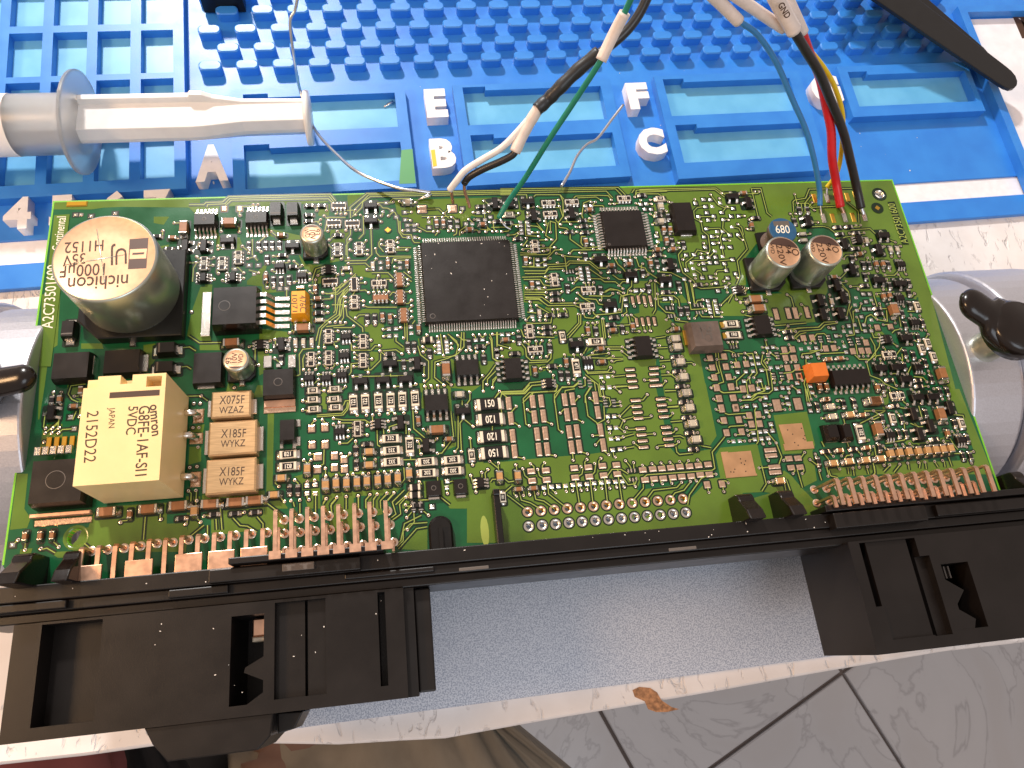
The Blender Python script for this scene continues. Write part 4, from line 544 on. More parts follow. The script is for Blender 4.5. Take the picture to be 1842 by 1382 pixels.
b = MBd(); k = 0
for v in VIAS:
    z = .0105+k*.000001; k += 1; ro, ri = .031, .0145; n0 = b.add([(x, y, z) for x, y in circ(v[0], v[1], ro, 10)]+[(x, y, z+.003) for x, y in circ(v[0], v[1], ri*1.35, 10)]+[(x, y, z+.0005) for x, y in circ(v[0], v[1], ri, 10)])
    for i in range(10):
        j = (i+1) % 10; b.face((n0+i, n0+j, n0+10+j, n0+10+i), 0); b.face((n0+10+i, n0+10+j, n0+20+j, n0+20+i), 0)
    b.face(tuple(n0+20+i for i in range(10)), 1)
obj('via', b.build('via', MI('via', 'hole')), board, kind='stuff')
b = MBd()
for p in PADS:
    w_, h_ = p[2]/2, p[3]/2; b.cbox(p[0]-w_, p[0]+w_, p[1]-h_, p[1]+h_, .006, .022, min(w_, h_)*.75, 0, cz=.014)
obj('small_solder_pad', b.build('small_solder_pad', MI('tin')), board, kind='stuff')
for h in HOLES:
    big = h[2] > .1; ro = .1 if not big else h[2]+.07; b = MBd(); n = 24
    n0 = b.add([(x, y, .006) for x, y in circ(h[0], h[1], ro, n)]+[(x, y, .009) for x, y in circ(h[0], h[1], h[2]-.002, n)]+[(x, y, -.165) for x, y in circ(h[0], h[1], h[2]-.002, n)])
    for i in range(n):
        j = (i+1) % n; b.face((n0+i, n0+j, n0+n+j, n0+n+i), 0, True); b.face((n0+n+i, n0+n+j, n0+2*n+j, n0+2*n+i), 1, True)
    obj('plated_hole' if not big else 'mounting_hole', b.build('plated_hole', (MI('tin', 'tin') if h[1] < -7.7 else MI('pad', 'gold')) if not big else MI('mask_light' if h[0] < 5 else 'mask_gap', 'edge' if h[0] < 5 else 'tin')), board)
for view, x, y, r, s in (('A3',478,580,.085,.07), ('A6',1092,398,.155,.07)):       # fiducials
    p = vb(view, x, y); b = MBd(); b.flat(circ(p.x, p.y, r, 24), .0126, 0); b.prism([(p.x-s,p.y),(p.x,p.y-s),(p.x+s,p.y),(p.x,p.y+s)], .0126, .018, 1)
    obj('fiducial_mark', b.build('fiducial_mark', MI('mask_gap', 'gold')), board)
# ------------------------------------------------------------------ larger packages
def rect(view, x0, y0, x1, y1, z=0.0):
    a, c, d, e = (vb(view, *q, z) for q in ((x0,y0),(x1,y0),(x1,y1),(x0,y1)))
    return (a.x+e.x)/2, (c.x+d.x)/2, (e.y+d.y)/2, (a.y+c.y)/2       # x0 x1 y0 y1
def block(name, view, x0, y0, x1, y1, h, mats, c=.02, label=None, draft=.012, z0=.01, cz=None):
    X0, X1, Y0, Y1 = rect(view, x0, y0, x1, y1, h); cx, cy = (X0+X1)/2, (Y0+Y1)/2; b = MBd()
    b.cbox(X0-cx, X1-cx, Y0-cy, Y1-cy, z0, h, c, 0, mt=min(1, len(mats)-1), draft=draft, cz=cz or h*.45)
    return obj(name, b.build(name, MI(*mats)), board, (cx, cy, .004), label=label), (X1-X0, Y1-Y0)
def pads_at(parent, view, rects, h, m='tin', name='terminal', z0=.002, c=.01):
    for r in rects:
        X0, X1, Y0, Y1 = rect(view, *r, h*.5); p = parent.location; b = MBd(); b.cbox(X0-p.x, X1-p.x, Y0-p.y, Y1-p.y, z0, h, min(c, h*.4), 0); obj(name, b.build(name, MI(m)), parent)
def gulls(parent, size, n, span, sides, zt, dy, w_, m='tin'):
    me = m_lead(zt, dy, w_, m); W_, H_ = size
    for i in range(n):
        t = -span/2+span*i/(n-1)
        if 'u' in sides: obj('lead', me, parent, (t, H_/2, 0))
        if 'd' in sides: obj('lead', me, parent, (t, -H_/2, 0), math.pi)
        if 'r' in sides: obj('lead', me, parent, (W_/2, t, 0), -math.pi/2)
        if 'l' in sides: obj('lead', me, parent, (-W_/2, t, 0), math.pi/2)
def ring_mark(parent, x, y, r, z, m='mark', wd=.012):
    b = MBd(); n = 28; n0 = b.add([(px_, py_, 0) for px_, py_ in circ(0,0,r,n)]+[(px_,py_,.0012) for px_, py_ in circ(0,0,r-wd,n)])
    for i in range(n): j = (i+1) % n; b.face((n0+i, n0+j, n0+n+j, n0+n+i), 0)
    obj('moulded_mark', b.build('moulded_mark', MI(m)), parent, (x, y, z))
def line_text(parent, view, s, xs, ys, xe, ye, z, m='dark_ink', tall=1.3, bold=.0):
    p, q = vb(view, xs, ys, z), vb(view, xe, ye, z); d = q-p; me = text_mesh(s, 1.0, m, bold=bold)
    wd = max(v.co.x for v in me.vertices)-min(v.co.x for v in me.vertices); k = d.length/wd; c = (p+q)/2-parent.location if parent != board else (p+q)/2
    o = obj('printed_marking', me, parent, (c.x, c.y, z-(parent.location.z if parent != board else 0)+.002), math.atan2(d.y, d.x)); o.scale = (k, k*tall, 1); return o
# large processor and its fine leads
def qfp(cx, cy, S, n, pitch, h, dy, w_, label):
    b = MBd(); b.cbox(-S/2, S/2, -S/2, S/2, .015, h, .03, 0, draft=.012, cz=h*.5)
    o = obj('processor_chip', b.build('processor_chip', MI('epoxy', 'mark')), board, (cx, cy, .004), label=label)
    for a in range(4):
        lb = MBd()
        for i in range(n): gull(lb, -(n-1)*pitch/2+i*pitch, S/2, dy, h*.55, w_, 0, .004)
        obj('lead_row', lb.build('lead_row', MI('tin')), o, (0,0,0), a*math.pi/2, kind='stuff')
    ring_mark(o, -S*.42, -S*.42, S*.03, h+.001); return o
qfp(8.7584, -2.4202, 2.0, 36, .0525, .14, .13, .021, 'large square black processor chip with fine silver leads')
c0 = [vb('A4', *q, .14) for q in ((1105,345),(1565,342),(1640,775),(1165,770))]; sx = sum(p.x for p in c0)/4; sy = sum(p.y for p in c0)/4
qfp(sx, sy, (c0[1].x-c0[0].x+c0[2].x-c0[3].x)/2, 13, .072, .14, .14, .034, 'smaller square black controller chip with silver leads')
# voltage regulator with five bent legs
o, s = block('voltage_regulator', 'B2', 370, 88, 880, 522, .44, ['epoxy_gloss', 'epoxy'], .03, 'large black voltage regulator with five bent legs')
for i in range(5):
    z = .26; y = s[1]*(.36-.18*i); b = MBd(); pr = [(s[0]/2,z),(s[0]/2+.13,z),(s[0]/2+.27,.045),(s[0]/2+.56,.03),(s[0]/2+.56,.004),(s[0]/2+.25,.01),(s[0]/2+.11,z-.04),(s[0]/2,z-.04)]
    n0 = b.add([(x, y-.045, q) for x, q in pr]+[(x, y+.045, q) for x, q in pr])
    for k in range(8): j = (k+1) % 8; b.face((n0+k, n0+8+k, n0+8+j, n0+j), 0)
    for q in ((0,1,6,7),(1,2,5,6),(2,3,4,5)): b.face(tuple(n0+t for t in q), 0); b.face(tuple(n0+8+t for t in q[::-1]), 0)
    obj('leg', b.build('leg', MI('tin')), o)
pads_at(o, 'B2', [(268,170,372,655)], .1, 'tin', 'tab'); ring_mark(o, -s[0]*.22, 0, .115, .441)
# power transistor half under the relay
o, s = block('power_transistor', 'C1', 322, 520, 925, 1020, .44, ['epoxy_gloss', 'epoxy'], .03, 'big black power transistor beside the cream relay')
ring_mark(o, -.02, .02, .17, .441)
for i in range(5): pads_at(o, 'C1', [(420+85*i, 420-6*i, 490+85*i, 510-6*i)], .3, 'tin', 'leg', .2); pads_at(o, 'C1', [(515+85*i, 290-5*i, 570+85*i, 420-5*i)], .05, 'gold', 'leg')
pads_at(o, 'C1', [(345,1120,1010,1165)], .13, 'copper', 'tab'); pads_at(o, 'C1', [(385,1185,1012,1255)], .03, 'pad', 'tab')
for nm, v, r, h, ld, lab in (('power_transistor','B1',(325,632,738,932),.26,[(748,690,800,890)],'plain black power block below the left number strip'),('power_transistor','B1',(893,602,1298,872),.26,[(1315,672,1400,860)],'plain black power block under the large capacitor'),
        ('power_transistor','B2',(160,818,487,1168),.24,[(225,1175,415,1232)],None)):
    o, s = block(nm, v, *r, h, ['epoxy'], .02, lab); pads_at(o, v, ld, .1, 'tin')
o, s = block('power_transistor', 'B2', 930, 1000, 1282, 1302, .24, ['epoxy'], .02); ring_mark(o, 0, 0, .085, .241)
pads_at(o, 'B2', [(950,870,1040,1000),(1220,860,1305,1000)], .1, 'tin', 'leg'); pads_at(o, 'B2', [(1090,962,1140,1002)], .14, 'tin', 'leg'); pads_at(o, 'C2', [(1075,185,1420,260)], .06, 'copper', 'tab'); pads_at(o, 'C2', [(1070,262,1425,322)], .02, 'pad', 'tab')
o, s = block('diode', 'C2', 1238, 390, 1420, 632, .22, ['epoxy'], .02); pads_at(o, 'C2', [(1430,400,1478,480),(1430,590,1478,690),(1250,640,1290,720),(1390,650,1430,720)], .05, 'tin')
for r, t, pr, lab in (((492,82,927,372),('X075F','WZAZ'),[(935,180,1002,345),(460,200,500,380)],'topmost of the three shiny tan film capacitors, marked X075F'), ((462,412,992,785),('X185F','WYKZ'),[(990,485,1075,750),(425,530,470,795)],'middle shiny tan film capacitor marked X185F'), ((432,828,985,1210),('X185F','WYKZ'),[(985,895,1070,1170),(405,945,450,1220)],'lowest of the three shiny tan film capacitors')):
    o, s = block('film_capacitor', 'C2', *r, .28, ['poly'], .03, lab, draft=.0, cz=.03); y0 = (r[1]+r[3])/2; xm = (r[0]+r[2])/2
    line_text(o, 'C2', t[0], xm-125, y0-38, xm+150, y0-48, .285, tall=1.4); line_text(o, 'C2', t[1], xm-130, y0+75, xm+140, y0+60, .285, tall=1.3); pads_at(o, 'C2', pr, .1, 'tin')
o, s = block('tantalum_capacitor', 'B2', 1240, 132, 1422, 405, .3, ['tantalum'], .03, 'yellow tantalum capacitor marked 476C', draft=.02)
line_text(o, 'B2', '476C', 1372, 195, 1378, 375, .305, tall=1.0); line_text(o, 'B2', '10J71', 1285, 190, 1290, 375, .305, tall=.7); pads_at(o, 'B2', [(1310,92,1400,125),(1285,450,1325,495),(1375,450,1420,495)], .06)
o, s = block('tantalum_capacitor', 'B6', 240, 862, 432, 1038, .28, ['orange'], .03, 'orange tantalum capacitor beside the long black chip', draft=.02); pads_at(o, 'B6', [(205,880,240,935),(260,1060,380,1090)], .06)
o, s = block('quartz_crystal', 'A5', 382, 262, 612, 592, .19, ['epoxy'], .03, 'black oblong crystal with one silver end tab'); pads_at(o, 'A5', [(450,600,578,648)], .06); pads_at(o, 'A5', [(345,270,375,310)], .06)
o, s = block('power_inductor', 'B5', 568, 398, 922, 712, .3, ['ferrite'], .05, 'square grey brown power inductor with rounded corners'); pads_at(o, 'B5', [(490,520,545,685)], .05, 'gold'); pads_at(o, 'B5', [(890,430,930,490),(915,550,955,610)], .05, 'gold')
line_text(o, 'B5', '3R3', 650, 500, 800, 495, .304, 'mark'); line_text(o, 'B5', '14', 670, 555, 790, 550, .304, 'mark'); ring_mark(o, .02, -.1, .09, .303)
o, s = block('integrated_circuit', 'B6', 475, 940, 895, 1118, .16, ['epoxy'], .02, 'long black fourteen leg chip beside the orange capacitor'); gulls(o, s, 7, .76, 'ud', .09, .13, .044)
for r in ((45,388,290,520), (615,362,862,500)): o, s = block('integrated_circuit', 'A2', *r, .2, ['epoxy'], .02); gulls(o, s, 6, .4, 'ud', .1, .2, .036); ring_mark(o, .0, .0, .045, .201)
for r in ((712,378,872,560), (885,372,1022,556)): o, s = block('shielded_inductor', 'C6', *r, .2, ['epoxy_gloss'], .05); pads_at(o, 'C6', [(r[0]-5,575,r[2]-40,592)], .04)
for r in ((1208,1068,1372,1242), (1512,1048,1662,1220)): o, s = block('power_transistor', 'C3', *r, .11, ['epoxy'], .012); pads_at(o, 'C3', [(r[0]+25,r[3]+14,r[2]-15,r[3]+45)], .05); ring_mark(o, 0, 0, .05, .111)
for v, xs, ys, w_, h_ in (('C5',(1220,1585),(740,1060),0,0), ('C6',(205,545),(378,698),0,0)):      # bare square copper lands
    X0, X1, Y0, Y1 = rect(v, xs[0]+10, ys[0]+5, xs[1], ys[1]-25); cx, cy = (X0+X1)/2, (Y0+Y1)/2; a, c = (X1-X0)/2, (Y1-Y0)/2; b = MBd()
    b.prism([(-a,c),(-a*.55,c),(-a*.55,c*.93),(a*.9,c*.93),(a*.9,-c*.85),(a*.95,-c*.85),(a*.95,-c),(-a,-c)] if v == 'C5' else [(-a,c),(a*.6,c),(a*.6,-c*.45),(a,-c*.45),(a,-c),(-a,-c),(-a,-c*.5),(-a*.9,-c*.5)], .001, .012, 0)
    for i in range(8):
        q = (random.uniform(-.75,.7)*a, random.uniform(-.7,.8)*c); b.flat(circ(q[0], q[1], .014, 8), .0135, 1)
    obj('copper_land', b.build('copper_land', MI('land', 'hole')), board, (cx, cy, .006))
# solder joints along the upper right corner and reworked pads
for x, y, m in ((400,290,'gold'),(535,290,'tin'),(640,285,'gold'),(762,280,'gold'),(850,262,'gold'),(495,512,'tin'),(602,510,'gold'),(730,505,'tin'),(825,500,'gold'),(945,492,'tin')):
    p = vb('A6', x, y); b = MBd(); b.cbox(-.055, .055, -.13, .13, .001, .014 if m == 'gold' else .07, .012 if m == 'gold' else .045, 0, cz=.01 if m == 'gold' else .06)
    obj('wire_pad', b.build('wire_pad', MI(m)), board, (p.x, p.y, .006))
# ------------------------------------------------------------------ electrolytic capacitors, coil, relay
def electro(x, y, R, h, label, base=True, band=None, n=40, texts=(), big=False, bandm='can_band'):
    o = thing('electrolytic_capacitor', label, 'capacitor'); del o['category']; o.parent = board; o.location = (x, y, .004)
    z0 = .14 if not big else .2; rb = .05
    pr = [(R*.9, .05), (R, z0-.04), (R*1.012, z0), (R*.96, z0+.05), (R*.955, z0+.09), (R, z0+.13), (R, h-rb*1.2), (R*.985, h-rb*.6), (R-rb*.5, h-.008), (R-rb, h)]
    b = MBd(); b.lathe(pr, n=n, cap1=False); obj('can', b.build('can', MI('alu')), o)
    b = MBd(); b.lathe([(R-rb, h), (R-rb-.01, h-.006), (R*.5, h-.006), (.001, h-.006)], n=n, cap0=False, cap1=False); obj('can_top', b.build('can_top', MI('alu_top')), o)
    if base:
        k = R*1.06; q = k*.42; b = MBd(); b.prism([(-k,-k),(k-q,-k),(k,-k+q),(k,k-q),(k-q,k),(-k,k)] if not big else [(-k,-k+q),(-k+q,-k),(k,-k),(k,k),(-k+q,k),(-k,k-q)], .01, .13 if not big else .26, 0, c=.02); obj('base', b.build('base', MI('black')), o)
    for s in (-1, 1): b = MBd(); b.cbox(-.06, .06, s*R*1.1-.07, s*R*1.1+.07, .002, .05, .02, 0); obj('terminal', b.build('terminal', MI('tin')), o)
    if band:
        a, w_ = band; r = R-rb; b = MBd(); pts = [(r*math.cos(a-w_+2*w_*i/14), r*math.sin(a-w_+2*w_*i/14)) for i in range(15)]; b.flat(pts, 0, 0); obj('polarity_mark', b.build('polarity_mark', MI(bandm)), o, (0, 0, h-.003))
    for v, t, x0, y0, x1, y1, tl in texts: line_text(o, v, t, x0, y0, x1, y1, h-.001, tall=tl, bold=.006)
    return o
big = electro(1.894, -2.463, .941, 1.63, 'tall silver can capacitor with 1000 microfarad print', big=True, n=64,
    texts=[('A1','nichicon',1045,1130,380,1172,1.25),('A1','1000µF',805,998,310,1030,1.3),('A1','35V',580,880,330,912,1.3),('A1','UJ',1030,850,855,868,1.5),('A1','H1152',778,738,348,768,1.3)])
for q, m_, dz in (([(1062,678),(1272,662),(1248,1000),(1045,1010)],'can_band',0), ([(1068,790),(1255,782),(1245,890),(1060,898)],'alu_top',.0012), ([(1095,830),(1225,822),(1220,845),(1092,852)],'can_band',.0024)):
    b = MBd(); b.flat([(p.x-1.894, p.y+2.463) for p in (vb('A1', *t, 1.63) for t in q)], 1.6285+dz-.004, 0); obj('printed_marking', b.build('printed_marking', MI(m_)), big)
b = MBd()
for p, q in (((700,560),(790,1180)), ((330,965),(1010,850))):
    a, c = vb('A1', *p, 1.63), vb('A1', *q, 1.63); b.tube([(a.x-1.894,a.y+2.463,1.612), ((a.x+c.x)/2-1.894,(a.y+c.y)/2+2.463,1.62), (c.x-1.894,c.y+2.463,1.612)], .014, 6)
obj('vent_score', b.build('vent_score', MI('alu')), big)
electro(15.566, -2.568, .406, 1.05, 'left one of the twin silver 220 volt marked cans', band=(1.35, 1.15), texts=[('A5','220V',1535,735,1590,965,.8),('A5','94',1635,740,1650,840,.8),('A5','WD',1460,725,1475,840,.8),('A5','O',1695,790,1745,860,1.0)])
electro(16.555, -2.555, .404, 1.04, 'right one of the twin silver 220 volt marked cans', band=(1.35, 1.15), texts=[('A6','220V',442,780,520,1005,.8),('A6','94',545,780,555,870,.8),('A6','WD',370,775,390,880,.8),('A6','O',605,825,652,888,1.0)])
electro(5.51, -1.46, .247, .68, 'small silver can marked 10V near the top edge', band=(1.5, .7), texts=[('A2','10V',1352,570,1365,675,1.0),('A2','93',1410,570,1412,635,1.0),('A2','WD',1290,570,1310,660,1.2)])
electro(4.041, -4.21, .254, .585, 'small silver can marked 10V above the film capacitors', band=(-1.6, .75), texts=[('B2','10V',625,945,630,835,1.0),('B2','93',560,950,565,880,1.0),('B2','WD',690,940,700,840,1.2)])
o = thing('coil_inductor', 'round blue topped inductor marked 680', 'inductor'); del o['category']; o.parent = board
p = vb('A5', 1588, 578, .62); q = vb('A5', 1455, 640, .0); o.location = (p.x, p.y, .004)
b = MBd(); b.lathe([(.30,.02),(.30,.1),(.25,.12),(.25,.45),(.325,.47),(.325,.60),(.315,.62)], n=36, mats=[0,0,0,0,0,1,1]); obj('drum', b.build('drum', MI('ferrite', 'coil')), o)
b = MBd(); b.prism([(-.36,-.36),(.3,-.36),(.36,.36),(-.36,.3)], .005, .06, 0); obj('base', b.build('base', MI('black')), o)
b = MBd(); r = rect('A5', 1480, 480, 1655, 535, .62); b.box(r[0]-p.x, r[1]-p.x, r[2]-p.y, r[3]-p.y, .615, .622, 0, bottom=False); obj('printed_marking', b.build('printed_marking', MI('mark')), o); line_text(o, 'A5', '680', 1505, 572, 1660, 575, .626, 'white_ink')
relay = thing('relay', 'cream plastic relay box with dark part number print', 'relay'); del relay['category']; relay.parent = board; relay.location = (2.35, -5.745, .004)
b = MBd(); X, Y, Z = .69, .99, 1.37
cells(b, -X, X, -Y, Y, Z, .06, [(-X,-.46,.78,Y,1.22,0), (-.08,.12,.82,Y,1.1,0), (.36,.62,.74,.94,1.05,0)], 0)
for v in range(len(b.v)):
    x, y, z = b.v[v]; k = 1+(Z-z)*.004; b.v[v] = (x*k, y*k, z)
ro = obj('relay_case', b.build('relay_case', MI('relay')), relay)
bv = ro.modifiers.new('bevel', 'BEVEL'); bv.width = .022; bv.segments = 2; bv.limit_method = 'ANGLE'
for t, x0, y0, x1, y1, tl, bd in (('omron',277,728,281,784,1.05,.02),('G8FE-1AF-SI1',259,732,252,858,1.15,.008),('5VDC',239,731,234,782,1.1,.008),('JAPAN',201,734,200,771,1.1,.0),('2152D22',166,740,160,832,1.1,.0)):
    A_, B_ = ab(x0,y0,1.375), ab(x1,y1,1.375); d = B_-A_; me = text_mesh(t, 1.0, 'dark_ink', bold=bd); wd = max(v.co.x for v in me.vertices)-min(v.co.x for v in me.vertices); c = (A_+B_)/2
    q = obj('printed_marking', me, relay, (c.x-2.35, c.y+5.745, 1.373), math.atan2(d.y, d.x)); q.scale = (d.length/wd, d.length/wd*tl, 1)
A_, B_ = ab(197,712,1.375), ab(287,708,1.375); b = MBd(); b.box(A_.x-2.35, B_.x-2.35, A_.y+5.745-.05, A_.y+5.745+.06, 1.368, 1.373, 0, bottom=False); obj('printed_marking', b.build('printed_marking', MI('dark_ink')), relay)
for r in ((290,285,412,440), (250,550,402,670), (260,975,380,1145)):
    X0, X1, Y0, Y1 = rect('C2', *r); b = MBd(); b.cbox(X0, X1, Y0, Y1, .001, .03, .02, 0); b.tube([(X0-.1,(Y0+Y1)/2,.25),(X0+.05,(Y0+Y1)/2,.24),(X1-.1,(Y0+Y1)/2,.05)], .07, 10, 1); obj('terminal', b.build('terminal', MI('pad', 'tin')), relay, (-2.35, 5.745, 0))
b = MBd(); p = vb('A1', 480, 280)
b.cbox(p.x-.2, p.x+.22, -.16, -.03, .002, .03, .02, 0); obj('flux_residue', b.build('flux_residue', MI('flux')), board)
# board lettering
b = MBd(); b.flat([(q.x, q.y) for q in (vb('A6', *t) for t in ((1205,332),(1280,327),(1440,800),(1365,802)))], .0128, 0); obj('number_strip', b.build('number_strip', MI('mask_gap')), board)
line_text(board, 'A6', 'A2C73501600', 1403, 785, 1248, 345, .014, 'trace', 1.4)
b = MBd(); b.flat([(q.x, q.y) for q in (ab(*t) for t in ((98,388),(126,386),(92,660),(66,660)))], .0128, 0); obj('number_strip', b.build('number_strip', MI('mask_light')), board)
line_text(board, 'B1', 'A2C73501600', 283, 375, 345, -330, .015, 'white_ink', 1.2); line_text(board, 'A1', 'Continental', 262, 800, 318, 428, .015, 'white_ink', 1.5)
# ------------------------------------------------------------------ connector along the front edge of the board
con = bpy.data.objects.new('connector_housing', None); COL.objects.link(con); con.parent = board; con['label'] = 'long black plastic connector with two wide sockets on the front edge of the board'
def pbev(o, w_=.025, seg=2):
    m = o.modifiers.new('bevel', 'BEVEL'); m.width = w_; m.segments = seg; m.limit_method = 'ANGLE'; m.angle_limit = .6; return o
def prisms(name, parts, m='housing', bev=.02):
    b = MBd()
    for p in parts: b.box(*p) if len(p) == 6 else b.prism(p[0], p[1], p[2])
    o = obj(name, b.build(name, MI(m)), con); return pbev(o, bev) if bev else o
prisms('rail', [(-.25, 20.6, -8.44, -8.16, -.62, .44)]); prisms('rail_step', [(-.25, 20.6, -8.62, -8.443, -.9, .36), (-.25, 20.6, -8.78, -8.623, -1.0, .26)])
prisms('back_ridge', [(4.05, 6.72, -8.157, -8.04, -.3, .72), (3.7, 6.3, -8.43, -8.2, .38, .60)]); prisms('back_ridge', [(15.25, 20.6, -8.157, -8.03, -.3, .62), (15.35, 17.3, -8.5, -8.2, .38, .66), (17.6, 20.6, -8.43, -8.2, .38, .56)])
for q in ((-.2, 1.35, -8.60, -8.46, .3, .46), (3.0, 4.0, -8.60, -8.46, .3, .45), (6.0, 7.6, -8.56, -8.47, .3, .42)): prisms('rail_rib', [q])
for x, y0, y1, z, m in ((4.95, -8.35, -8.22, .64, 'mark'), (8.05, -8.60, -8.54, .385, 'mark'), (12.05, -8.60, -8.54, .385, 'mark')):
    prisms('lug', [(x, x+.55, y0, y1, .33, z)], m, .012)
b = MBd(); zt = .36     # left socket
cells(b, .5, 7.2, -10.63, -8.79, zt, -1.3, [(.96,1.93,-10.43,-8.83,-.1,0),(4.05,4.60,-10.45,-9.0,-.95,0),(4.78,5.65,-10.42,-8.84,.19,0),(5.27,5.32,-10.42,-8.84,-.05,0),(6.56,6.69,-10.4,-8.83,-.1,0),(.5,.9,-10.63,-8.79,zt-.03,0),(7.02,7.2,-10.63,-8.79,.20,0)], 0)
left = pbev(obj('socket_shroud', b.build('socket_shroud', MI('housing')), con, label='left socket of the connector'), .02)
b = MBd(); b.prism([(4.62,-9.70),(4.30,-9.86),(4.28,-9.94),(4.62,-10.10)], .16, zt-.005); b.prism([(4.30,-10.47),(4.62,-10.27),(4.62,-10.47)], .1, zt-.006); obj('latch_tooth', b.build('latch_tooth', MI('housing')), con)
b = MBd(); b.cbox(4.30, 4.56, -9.35, -9.03, -.6, -.1, .03, 0); obj('contact', b.build('contact', MI('copper')), con)
b = MBd(); b.cbox(4.31, 4.55, -9.43, -9.355, -.4, -.08, .02, 0); obj('contact_tip', b.build('contact_tip', MI('ceramic')), con)
b = MBd(); b.box(7.2, 7.5, -10.58, -8.8, -1.3, .05); o = pbev(obj('side_flange', b.build('side_flange', MI('housing')), con), .03)
b = MBd(); b.prism([(2.7,-10.62),(2.85,-10.89),(3.1,-11.17),(4.52,-11.16),(4.72,-10.97),(4.76,-10.62)], -1.2, .31, c=.02); obj('latch_tongue', b.build('latch_tongue', MI('housing')), con)
b = MBd(); b.prism([(4.77,-10.64),(5.2,-10.66),(5.05,-10.92),(4.78,-10.97)], -.9, -.02); o = pbev(obj('latch_bracket', b.build('latch_bracket', MI('housing')), con), .02)
b = MBd(); zt = .46     # right socket
cells(b, 15.62, 20.9, -10.83, -8.75, zt, -1.3, [(15.84,16.0,-9.99,-8.79,-.1,0),(16.0,16.86,-10.6,-8.79,zt-.06,0),(16.86,17.02,-10.62,-8.79,.15,0),(17.02,17.22,-10.62,-9.15,.28,0),(17.40,17.98,-10.56,-9.34,-.6,0),(18.9,19.0,-10.83,-10.5,zt-.05,0)], 0)
for i, (x, y, z) in enumerate(b.v):
    if z < -1: b.v[i] = (x-.12 if x < 16 else x, y+.04, z)
pbev(obj('socket_shroud', b.build('socket_shroud', MI('housing')), con, label='right socket of the connector'), .02)
b = MBd(); b.prism([(17.39,-9.62),(17.72,-9.86),(17.50,-10.1),(17.50,-10.2),(17.78,-10.4),(17.70,-10.57),(17.39,-10.57)], .2, zt-.006); obj('latch_tooth', b.build('latch_tooth', MI('housing')), con)
b = MBd()
for i in range(4): b.box(17.44+.09*i, 17.47+.09*i, -9.6, -9.37, -.2, .2)
obj('contact_comb', b.build('contact_comb', MI('mark')), con)
def tab(x, w_, y1, h, rib=True):
    b = MBd(); n = 10; arc = [(x+w_/2*math.cos(math.pi*i/n), y1-w_/2+w_/2*math.sin(math.pi*i/n)) for i in range(n+1)]
    b.prism(arc+[(x-w_/2,-8.2),(x+w_/2,-8.2)], -.3, h, c=.04)
    if rib: b.box(x-.035, x+.035, -8.18, y1-w_*.5, h-.01, h+.1)
    o = obj('guide_tab', b.build('guide_tab', MI('black')), con); return o
tab(7.77, .46, -7.5, .16)
for x, h, w_ in ((.62, .62, .42), (1.36, .5, .34), (13.75, .5, .42), (14.60, .5, .38), (19.78, .42, .3)):
    b = MBd(); w2 = w_/2; n = 8; rings = []
    for k in range(2):
        s = (-1, 1)[k]*w2*.8; pr = [(-8.2, -.3), (-8.2, h*1.7), (-8.0, h*1.5)]+[(-7.78+.16*math.cos(math.pi*.5-math.pi*.5*i/n), h-.16+.16*math.sin(math.pi*.5-math.pi*.5*i/n)) for i in range(n+1)]+[(-7.62, -.3)]
        rings.append([(x+s, y, z) for y, z in pr])
    b.loft(rings[::-1], 0); pbev(obj('guide_tab', b.build('guide_tab', MI('epoxy_gloss')), con), .05, 3)
b = MBd(); b.box(8.80, 8.93, -8.2, -7.16, -.1, .42); b.box(8.80, 8.93, -7.26, -7.14, -.1, .46); pbev(obj('guide_tab', b.build('guide_tab', MI('black')), con), .02)
b = MBd(); p = vb('D5', 700, 440); b.prism([(p.x+a*.08, p.y+c*.3) for a, c in circ(0,0,1,16)], .001, .004, 0); obj('slot', b.build('slot', MI('trace')), con)
# bent copper pins
def pin(px_, py_, h, wd, yf, dx=0.0, drop=True):
    p = ab(px_, py_, h); b = MBd(); t = .045; y = p.y
    pr = [(yf, h), (y-.05, h), (y, h-.05), (y, .01), (y-t, .01), (y-t, h-.09), (y-.08, h-t), (yf, h-t)]
    n = b.add([(p.x-wd/2, q, z) for q, z in pr]+[(p.x+wd/2, q, z) for q, z in pr]); k = len(pr)
    for i in range(k): j = (i+1) % k; b.face((n+i, n+j, n+k+j, n+k+i), 0)
    for q in ((0,1,6,7),(1,2,5,6),(2,3,4,5)): b.face(tuple(n+i for i in q[::-1]), 0); b.face(tuple(n+k+i for i in q), 0)
    o = obj('pin', b.build('pin', MI('copper')), con)
    rg = MBd(); n0 = rg.add([(x, yy, .012) for x, yy in circ(p.x, y-t/2, .088, 14)]+[(x, yy, .03) for x, yy in circ(p.x, y-t/2, .05, 14)]+[(x, yy, .012) for x, yy in circ(p.x, y-t/2, .03, 14)])
    for i in range(14): j = (i+1) % 14; rg.face((n0+i, n0+j, n0+14+j, n0+14+i), 0, True); rg.face((n0+14+i, n0+14+j, n0+28+j, n0+28+i), 0, True)
    obj('solder_ring', rg.build('solder_ring', MI('via')), con); return p
D1p = [(675,475),(815,462),(955,448),(1095,430),(1235,408),(1370,400),(1505,378),(1640,368),(1775,355)]
low = [px('D1', *q) for q in D1p]+[px('D2', *q) for q in ((155,435),(290,422),(425,412))]
lp = [pin(*q, .42, .075, -8.18) for q in low]
for i, j in ((0,1),(2,2),(3,4),(5,5),(6,7),(8,9),(10,11)):
    if i == j: continue
    b = MBd(); b.box(lp[i].x-.09, lp[j].x+.09, -8.22, lp[i].y-.34, .372, .424); pbev(obj('pin_plate', b.build('pin_plate', MI('copper')), con), .01)
